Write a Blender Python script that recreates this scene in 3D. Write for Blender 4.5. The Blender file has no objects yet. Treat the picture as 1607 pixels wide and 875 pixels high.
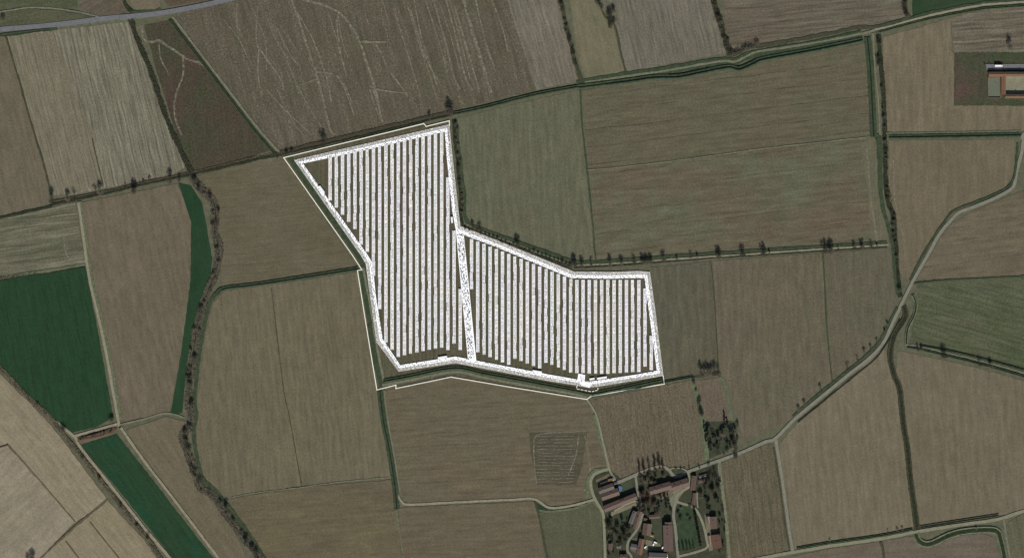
import bpy, bmesh, math, random
from mathutils import Vector
R = math.radians
rnd = random.Random(7)
S = bpy.context.scene
COL = S.collection

# ------------------------------------------------------------------ camera, sky, sun, exposure
CAM_H = 4000.0
cam = bpy.data.cameras.new('camera')
cam_o = bpy.data.objects.new('camera', cam)
COL.objects.link(cam_o)
cam_o.location = (0, 0, CAM_H)
cam.sensor_fit = 'HORIZONTAL'
cam.sensor_width = 36
cam.lens = 36 * CAM_H / 1607.0
cam.clip_start = 10
cam.clip_end = 60000
S.camera = cam_o

SUN_EL, SUN_AZ = 34.0, 173.0          # the sun stands in the south, a little east
w = bpy.data.worlds.new('World'); S.world = w; w.use_nodes = True
sky = w.node_tree.nodes.new('ShaderNodeTexSky')
sky.sky_type = 'NISHITA'; sky.sun_disc = False
sky.sun_elevation = R(SUN_EL); sky.sun_rotation = R(SUN_AZ)
bg = w.node_tree.nodes['Background']; bg.inputs[1].default_value = 0.055
w.node_tree.links.new(sky.outputs[0], bg.inputs[0])
sun = bpy.data.lights.new('sun', 'SUN'); sun.energy = 4.2; sun.angle = R(0.5); sun.color = (1, .97, .92)
sun_o = bpy.data.objects.new('sun', sun); COL.objects.link(sun_o)
sun_dir = Vector((math.sin(R(SUN_AZ)) * math.cos(R(SUN_EL)), math.cos(R(SUN_AZ)) * math.cos(R(SUN_EL)), math.sin(R(SUN_EL))))
sun_o.rotation_euler = (-sun_dir).to_track_quat('-Z', 'Y').to_euler()
sun_o.location = sun_dir * 3000
S.view_settings.view_transform = 'Standard'; S.view_settings.look = 'None'
S.view_settings.exposure = 0.45; S.view_settings.gamma = 1
S.cycles.max_bounces = 4; S.cycles.transparent_max_bounces = 6

# ------------------------------------------------------------------ small helpers
def P(x, y, z=0.0):                    # map metres, counted from the north-west corner of the mapped area
    return (x - 803.5, 437.5 - y, z)
def lin(h, k=0.80):
    v = [int(h[i:i + 2], 16) / 255 for i in (0, 2, 4)]
    return tuple(((c / 12.92) if c <= .04045 else ((c + .055) / 1.055) ** 2.4) * k for c in v) + (1,)
def tag(o, label=None, cat=None, group=None, kind=None):
    if label: o['label'] = label
    if cat: o['category'] = cat
    if group: o['group'] = group
    if kind: o['kind'] = kind
    return o
def mesh(name, vs, fs, mats, mi=None, smooth=False):
    m = bpy.data.meshes.new(name); m.from_pydata(vs, [], fs)
    for x in (mats if isinstance(mats, (list, tuple)) else [mats]): m.materials.append(x)
    if mi: m.polygons.foreach_set('material_index', mi)
    if smooth: m.polygons.foreach_set('use_smooth', [True] * len(fs))
    m.update(); return m
def obj(name, m, parent=None, loc=None, rz=0):
    o = bpy.data.objects.new(name, m); COL.objects.link(o)
    if parent: o.parent = parent
    if loc: o.location = loc
    o.rotation_euler = (0, 0, rz)
    return o
def empty(name, loc, rz=0):
    o = obj(name, None, None, loc, rz); o.empty_display_size = 2; return o
ORD = ['first', 'second', 'third', 'fourth', 'fifth', 'sixth', 'seventh', 'eighth', 'ninth', 'tenth', 'eleventh', 'twelfth', 'thirteenth', 'fourteenth', 'fifteenth', 'sixteenth', 'seventeenth', 'eighteenth', 'nineteenth', 'twentieth']
def ordw(i):
    if i < 20: return ORD[i]
    t, u = divmod(i + 1, 10)
    tens = {2: 'twenty', 3: 'thirty', 4: 'forty', 5: 'fifty', 6: 'sixty'}
    return ({2: 'twentieth', 3: 'thirtieth', 4: 'fortieth', 5: 'fiftieth', 6: 'sixtieth'}[t] if u == 0 else tens[t] + '-' + ORD[u - 1])

class MB:                              # collects boxes, cones and facets into one mesh
    def __init__(s): s.v = []; s.f = []; s.m = []
    def face(s, pts, m=0):
        b = len(s.v); s.v += [tuple(p) for p in pts]; s.f.append(tuple(range(b, b + len(pts)))); s.m.append(m)
    def box(s, x0, x1, y0, y1, z0, z1, m=0):
        b = len(s.v)
        s.v += [(x0, y0, z0), (x1, y0, z0), (x1, y1, z0), (x0, y1, z0), (x0, y0, z1), (x1, y0, z1), (x1, y1, z1), (x0, y1, z1)]
        for q in ((0, 3, 2, 1), (4, 5, 6, 7), (0, 1, 5, 4), (1, 2, 6, 5), (2, 3, 7, 6), (3, 0, 4, 7)):
            s.f.append(tuple(b + i for i in q)); s.m.append(m)
    def prism(s, bot, top, m=0):
        n = len(bot); b = len(s.v); s.v += [tuple(p) for p in bot] + [tuple(p) for p in top]
        s.f.append(tuple(b + n - 1 - i for i in range(n))); s.f.append(tuple(b + n + i for i in range(n)))
        s.m += [m, m]
        for i in range(n):
            j = (i + 1) % n; s.f.append((b + i, b + j, b + n + j, b + n + i)); s.m.append(m)
    def cone(s, a, c, r0, r1, n=5, m=0):
        a = Vector(a); c = Vector(c); d = (c - a).normalized(); u = d.orthogonal().normalized(); v = d.cross(u)
        ring = lambda p, r: [p + (u * math.cos(6.2832 * i / n) + v * math.sin(6.2832 * i / n)) * r for i in range(n)]
        s.prism(ring(a, r0), ring(c, r1), m)
    def build(s, name, mats, parent=None, **k):
        return obj(name, mesh(name, s.v, s.f, mats, s.m), parent, **k)

# ------------------------------------------------------------------ materials
def new_mat(name):
    m = bpy.data.materials.new(name); m.use_nodes = True
    nt = m.node_tree; b = nt.nodes['Principled BSDF']; b.inputs['Roughness'].default_value = .95
    b.inputs['Specular IOR Level'].default_value = .15
    return m, nt, b
def N(nt, t, **k):
    n = nt.nodes.new(t)
    for a, v in k.items(): setattr(n, a, v)
    return n
def math_n(nt, op, a, b=None, c=None, clamp=False):
    n = N(nt, 'ShaderNodeMath', operation=op); n.use_clamp = clamp
    for i, x in enumerate((a, b, c)):
        if x is None: continue
        if isinstance(x, (int, float)): n.inputs[i].default_value = x
        else: nt.links.new(x, n.inputs[i])
    return n.outputs[0]
def noise(nt, vec, scale, detail=2, rough=.5):
    n = N(nt, 'ShaderNodeTexNoise'); n.inputs['Scale'].default_value = scale; n.inputs['Detail'].default_value = detail
    n.inputs['Roughness'].default_value = rough
    nt.links.new(vec, n.inputs['Vector']); return n.outputs['Fac']
def spread(nt, x, k):                  # widens the narrow noise range round one half
    return math_n(nt, 'MULTIPLY_ADD', x, k, .5 - .5 * k, clamp=True)
def mixc(nt, f, a, b, blend='MIX'):
    n = N(nt, 'ShaderNodeMix', data_type='RGBA', blend_type=blend)
    for s, x in (('Factor', f), ('A', a), ('B', b)):
        i = [q for q in n.inputs if q.name == s and (q.type == ('VALUE' if s == 'Factor' else 'RGBA'))][0]
        if isinstance(x, (int, float, tuple)): i.default_value = x
        else: nt.links.new(x, i)
    return [q for q in n.outputs if q.type == 'RGBA'][0]
def bright(nt, col, fac):
    n = N(nt, 'ShaderNodeVectorMath', operation='SCALE'); nt.links.new(col, n.inputs[0])
    if isinstance(fac, (int, float)): n.inputs['Scale'].default_value = fac
    else: nt.links.new(fac, n.inputs['Scale'])
    return n.outputs[0]

def soil(name, a, b, c=None, ang=90, stripe=.35, speriod=6.0, grain=.30, tram=0.0, tper=24.0, patch=90.0, weeds=0.0, seed=0, k=.80):
    """bare or stubble field: two soil tones in patches, drilling rows along ang (degrees from map east), clods, tramlines"""
    m, nt, bs = new_mat(name); c = c or b
    def away(h, g, f=1.5):           # push two tones of one field further apart
        return ''.join('%02x' % max(0, min(255, round(int(h[i:i + 2], 16) + (f - 1) * .5 * (int(h[i:i + 2], 16) - int(g[i:i + 2], 16))))) for i in (0, 2, 4))
    a, b = away(a, b, 1.4), away(b, a, 1.4)
    geo = N(nt, 'ShaderNodeNewGeometry')
    off = N(nt, 'ShaderNodeVectorMath', operation='ADD'); nt.links.new(geo.outputs['Position'], off.inputs[0]); off.inputs[1].default_value = (seed * 517.3, seed * 211.7, 0)
    pos = off.outputs[0]
    rot = N(nt, 'ShaderNodeVectorRotate', rotation_type='Z_AXIS'); nt.links.new(pos, rot.inputs['Vector']); rot.inputs['Angle'].default_value = R(-ang)
    # rows wander slightly
    wob = noise(nt, pos, .02, 1)
    sep = N(nt, 'ShaderNodeSeparateXYZ'); nt.links.new(rot.outputs[0], sep.inputs[0])
    v = math_n(nt, 'MULTIPLY_ADD', wob, 5.0, sep.outputs[1])
    def rows(su, sv, det):
        cb = N(nt, 'ShaderNodeCombineXYZ')
        nt.links.new(math_n(nt, 'MULTIPLY', sep.outputs[0], su), cb.inputs[0]); nt.links.new(math_n(nt, 'MULTIPLY', v, sv), cb.inputs[1])
        return noise(nt, cb.outputs[0], 1.0, det, .6)
    big = spread(nt, noise(nt, pos, 1 / patch, 3, .55), 2.6)
    col = mixc(nt, big, lin(a, k), lin(b, k))
    st = spread(nt, rows(.006, 1 / speriod, 2), 2.6)
    col = mixc(nt, math_n(nt, 'MULTIPLY', st, stripe), col, lin(c, k))
    st2 = spread(nt, rows(.02, 1.6 / speriod, 1), 2.4)
    fac = math_n(nt, 'MULTIPLY_ADD', st2, stripe * .7, 1 - stripe * .35)
    gr = spread(nt, noise(nt, pos, .36, 3, .85), 3.0)
    grain = grain * 1.7
    fac = math_n(nt, 'MULTIPLY', fac, math_n(nt, 'MULTIPLY_ADD', gr, grain, 1 - grain * .5))
    md = spread(nt, noise(nt, pos, .07, 2, .6), 2.0)
    fac = math_n(nt, 'MULTIPLY', fac, math_n(nt, 'MULTIPLY_ADD', md, .18, .91))
    if tram > 0:
        ph = math_n(nt, 'FRACT', math_n(nt, 'DIVIDE', v, tper))
        ln = math_n(nt, 'LESS_THAN', math_n(nt, 'ABSOLUTE', math_n(nt, 'SUBTRACT', ph, .5)), .55 / tper)
        br = spread(nt, rows(.03, .02, 2), 3.5)
        fac = math_n(nt, 'MULTIPLY', fac, math_n(nt, 'SUBTRACT', 1, math_n(nt, 'MULTIPLY', math_n(nt, 'MULTIPLY', ln, br), tram)))
    if weeds > 0:
        strk = spread(nt, rows(.008, .09, 2), 3.0)
        wn = math_n(nt, 'MULTIPLY', spread(nt, math_n(nt, 'SUBTRACT', noise(nt, pos, .4, 3, .8), .10), 5.0), strk)
        col = mixc(nt, math_n(nt, 'MULTIPLY', wn, weeds * 2.2), col, lin('8f8874', k))
    col = mixc(nt, 1.0, col, (.965, 1.0, .975, 1), 'MULTIPLY')
    nt.links.new(bright(nt, col, fac), bs.inputs['Base Color'])
    return m

def mottle(name, a, b, scale=.25, k=.8, rough=.95, contrast=2.4, fine=.25, alpha=0.0):
    """two tones in ragged clumps with a fine grain; alpha > 0 lets worn patches of what lies below show through"""
    m, nt, bs = new_mat(name); geo = N(nt, 'ShaderNodeNewGeometry'); pos = geo.outputs['Position']
    col = mixc(nt, spread(nt, noise(nt, pos, scale, 3, .65), contrast), lin(a, k), lin(b, k))
    g = spread(nt, noise(nt, pos, .6, 2, .7), 2)
    nt.links.new(bright(nt, col, math_n(nt, 'MULTIPLY_ADD', g, fine, 1 - fine / 2)), bs.inputs['Base Color'])
    bs.inputs['Roughness'].default_value = rough
    if alpha > 0:
        al = spread(nt, noise(nt, pos, .22, 3, .7), 3.0)
        nt.links.new(math_n(nt, 'SUBTRACT', 1, math_n(nt, 'MULTIPLY', al, alpha)), bs.inputs['Alpha'])
    return m
def plain(name, h, k=1.0, rough=.7, spec=.3):
    m, nt, bs = new_mat(name)
    tc = N(nt, 'ShaderNodeTexCoord')
    n = spread(nt, noise(nt, tc.outputs['Object'], .9, 3), 2)
    rgb = N(nt, 'ShaderNodeRGB'); rgb.outputs[0].default_value = lin(h, k)
    nt.links.new(bright(nt, rgb.outputs[0], math_n(nt, 'MULTIPLY_ADD', n, .16, .92)), bs.inputs['Base Color'])
    bs.inputs['Roughness'].default_value = rough; bs.inputs['Specular IOR Level'].default_value = spec
    return m
def tiles(name, a, b, k=.8):
    m, nt, bs = new_mat(name); tc = N(nt, 'ShaderNodeTexCoord'); pos = tc.outputs['Object']
    wv = N(nt, 'ShaderNodeTexWave'); wv.inputs['Scale'].default_value = 1.2; wv.inputs['Distortion'].default_value = 1.0; nt.links.new(pos, wv.inputs['Vector'])
    col = mixc(nt, spread(nt, noise(nt, pos, .45, 4, .7), 2.6), lin(a, k), lin(b, k))
    nt.links.new(bright(nt, col, math_n(nt, 'MULTIPLY_ADD', wv.outputs['Fac'], .3, .82)), bs.inputs['Base Color'])
    bu = N(nt, 'ShaderNodeBump'); bu.inputs['Strength'].default_value = .5; bu.inputs['Distance'].default_value = .08
    nt.links.new(wv.outputs['Fac'], bu.inputs['Height']); nt.links.new(bu.outputs[0], bs.inputs['Normal'])
    return m

M = {}
M['verge'] = mottle('verge_grass', '4f5440', '6a6552', .12)
M['bank'] = mottle('bank_grass', '2d3d2a', '484f3a', .16)
M['bank_pale'] = mottle('bank_dry_grass', '4a5a40', '71735a', .2)
M['water'] = plain('ditch_water', '1b221b', .8, .25, .5)
M['ditch'] = mottle('ditch_bottom', '1e261a', '363b28', .2)
M['ditch_bank'] = mottle('ditch_bank', '363d2b', '4c4a39', .2)
M['track'] = mottle('dirt_track', '7d7764', '978f78', .25)
M['track_green'] = mottle('grassy_track', '5e6450', '7f7c66', .3)
M['path_faint'] = mottle('worn_wheel_track', '7d7765', '928b77', .3, alpha=.9)
M['asphalt'] = mottle('asphalt', '67676a', '767678', .15)
M['lane'] = mottle('village_lane', '74736a', '86836f', .2)
M['gravel_path'] = mottle('farm_gravel', '8b8872', '77765f', .2)
M['white_gravel'] = plain('white_gravel', 'ffffff', .93, .9, .1)
M['mulch'] = mottle('pale_mulch', 'ece8e0', 'e2ded5', .5, .8, fine=.06)
M['stone'] = plain('dark_stone', '141413', .7, .9)
M['sapling'] = plain('sapling_leaf', '2c2b29', .8, .9)
M['kerb'] = plain('cream_wall', 'f2eedb', .86, .8)
M['panel'] = []
for i, h in enumerate(('f5f1f0', 'f6f4ee', 'f1f4f0', 'f3f0f3', 'f4f3f2', 'f6f2ec')):
    m, nt, bs = new_mat('solar_panel_glass_%s' % ('rose', 'cream', 'green', 'lilac', 'grey', 'straw')[i])
    oi = N(nt, 'ShaderNodeObjectInfo'); geo = N(nt, 'ShaderNodeNewGeometry')
    n = spread(nt, noise(nt, geo.outputs['Position'], .35, 2, .7), 2.4)
    f = math_n(nt, 'MULTIPLY', math_n(nt, 'MULTIPLY_ADD', n, .20, .86), math_n(nt, 'MULTIPLY_ADD', oi.outputs['Random'], .09, .94))
    rgb = N(nt, 'ShaderNodeRGB'); rgb.outputs[0].default_value = lin(h, .87)
    nt.links.new(bright(nt, rgb.outputs[0], f), bs.inputs['Base Color']); bs.inputs['Roughness'].default_value = .45; bs.inputs['Specular IOR Level'].default_value = .25
    M['panel'].append(m)
M['panel_mark'] = plain('panel_cell_strip', '6f6c6e', .8, .5)
M['steel'] = plain('galvanised_steel', '8a8a86', .8, .5)
M['bark'] = plain('bark', '5f564a', .8, .95)
M['twig'] = plain('bare_twigs', '6e6455', .8, .95)
M['twig_dark'] = plain('dark_bare_twigs', '585144', .8, .95)
M['twig_red'] = plain('reddish_twigs', '63503f', .8, .95)
M['scrub_grey'] = plain('grey_scrub', '7a7464', .8, .95)
M['scrub_green'] = plain('olive_scrub', '4c5440', .8, .95)
M['needle'] = plain('conifer_needles', '1f2c1e', .8, .95)
M['needle2'] = plain('conifer_needles_blue', '2b3a30', .8, .95)
M['leaf'] = plain('evergreen_leaf', '2d3d28', .8, .9)
M['leaf2'] = plain('evergreen_leaf_light', '46543a', .8, .9)
M['wall_cream'] = plain('cream_render', 'b3a68c', .8)
M['wall_white'] = plain('white_render', 'd8d4ca', .85)
M['wall_brick'] = plain('old_brick', '8d6450', .8)
M['glass'] = plain('window_glass', '20262a', .8, .15, .5)
M['wood'] = plain('door_wood', '4f3a28', .8)
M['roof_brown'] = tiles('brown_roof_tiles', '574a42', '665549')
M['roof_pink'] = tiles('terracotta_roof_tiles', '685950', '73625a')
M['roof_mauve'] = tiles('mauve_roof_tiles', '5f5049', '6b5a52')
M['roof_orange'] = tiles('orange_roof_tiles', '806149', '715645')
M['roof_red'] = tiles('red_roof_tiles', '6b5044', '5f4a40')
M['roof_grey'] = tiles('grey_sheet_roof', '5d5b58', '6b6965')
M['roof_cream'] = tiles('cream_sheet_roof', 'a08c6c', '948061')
M['concrete'] = mottle('concrete_yard', '6a6a6a', '7a7976', .1)
M['white_paint'] = plain('white_paint', 'f4f4f2', .86, .5)
M['blue_paint'] = plain('blue_tarpaulin', '5a7088', .7, .5)
M['rubber'] = plain('rubber', '1a1a1a', .8)
M['pool_water'] = plain('pool_water', '5a7690', .7, .2, .5)
M['soil_red'] = mottle('earth_heap_soil', '5f4a3e', '57503f', .15)
M['soil_dark'] = plain('dark_manure', '33291f', .8)

# ------------------------------------------------------------------ ground, fields
m, nt, bs = new_mat('distant_farmland')
geo = N(nt, 'ShaderNodeNewGeometry')
vo = N(nt, 'ShaderNodeTexVoronoi'); vo.inputs['Scale'].default_value = 1 / 230; nt.links.new(geo.outputs['Position'], vo.inputs['Vector'])
sepc = N(nt, 'ShaderNodeSeparateColor'); nt.links.new(vo.outputs['Color'], sepc.inputs[0])
col = mixc(nt, sepc.outputs[0], lin('5c5345'), lin('736a58'))
col = mixc(nt, math_n(nt, 'GREATER_THAN', sepc.outputs[1], .85), col, lin('2a4a2e'))
g = spread(nt, noise(nt, geo.outputs['Position'], .1, 5, .7), 2)
nt.links.new(bright(nt, col, math_n(nt, 'MULTIPLY_ADD', g, .3, .85)), bs.inputs['Base Color'])
q = 25000
tag(obj('ground', mesh('ground', [(-q, -q, -.4), (q, -q, -.4), (q, q, -.4), (-q, q, -.4)], [(0, 1, 2, 3)], m)), 'flat farmland running on beyond the mapped fields', kind='structure')
tag(obj('grass_verge', mesh('grass_verge', [P(-80, 955, 0), P(1690, 955, 0), P(1690, -80, 0), P(-80, -80, 0)], [(0, 1, 2, 3)], M['verge'])), 'rough grass left between the fields', kind='structure')

def densify(pts, step, closed):
    out = []; n = len(pts)
    for i in range(n if closed else n - 1):
        a = Vector(pts[i]); b = Vector(pts[(i + 1) % n]); k = max(1, int((b - a).length / step))
        for j in range(k): out.append(a + (b - a) * (j / k))
    if not closed: out.append(Vector(pts[-1]))
    return out
def smooth_line(pts, step=4.0):
    n = len(pts); V = [Vector((p[0], p[1])) for p in pts]; out = []
    for i in range(n - 1):
        p0 = V[max(i - 1, 0)]; p1 = V[i]; p2 = V[i + 1]; p3 = V[min(i + 2, n - 1)]
        k = max(1, int((p2 - p1).length / step))
        for j in range(k):
            t = j / k
            out.append(.5 * ((2 * p1) + (p2 - p0) * t + (2 * p0 - 5 * p1 + 4 * p2 - p3) * t * t + (3 * p1 - p0 - 3 * p2 + p3) * t ** 3))
    out.append(V[-1]); return out
FZ = [0.10]
def sheet(name, pts, mat, label=None, jit=.7, z=None, step=6):
    if z is None: FZ[0] += .008; z = FZ[0]
    d = densify(pts, step, True)
    vs = [P(p.x + rnd.uniform(-jit, jit), p.y + rnd.uniform(-jit, jit), z) for p in d]
    a = sum(vs[i][0] * vs[(i + 1) % len(vs)][1] - vs[(i + 1) % len(vs)][0] * vs[i][1] for i in range(len(vs)))
    if a < 0: vs.reverse()
    return tag(obj(name, mesh(name, vs, [tuple(range(len(vs)))], mat)), label, kind='structure')

SO = {}
def so(key, *a, **k):
    if key not in SO: SO[key] = soil(key, *a, **k)
    return SO[key]
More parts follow.
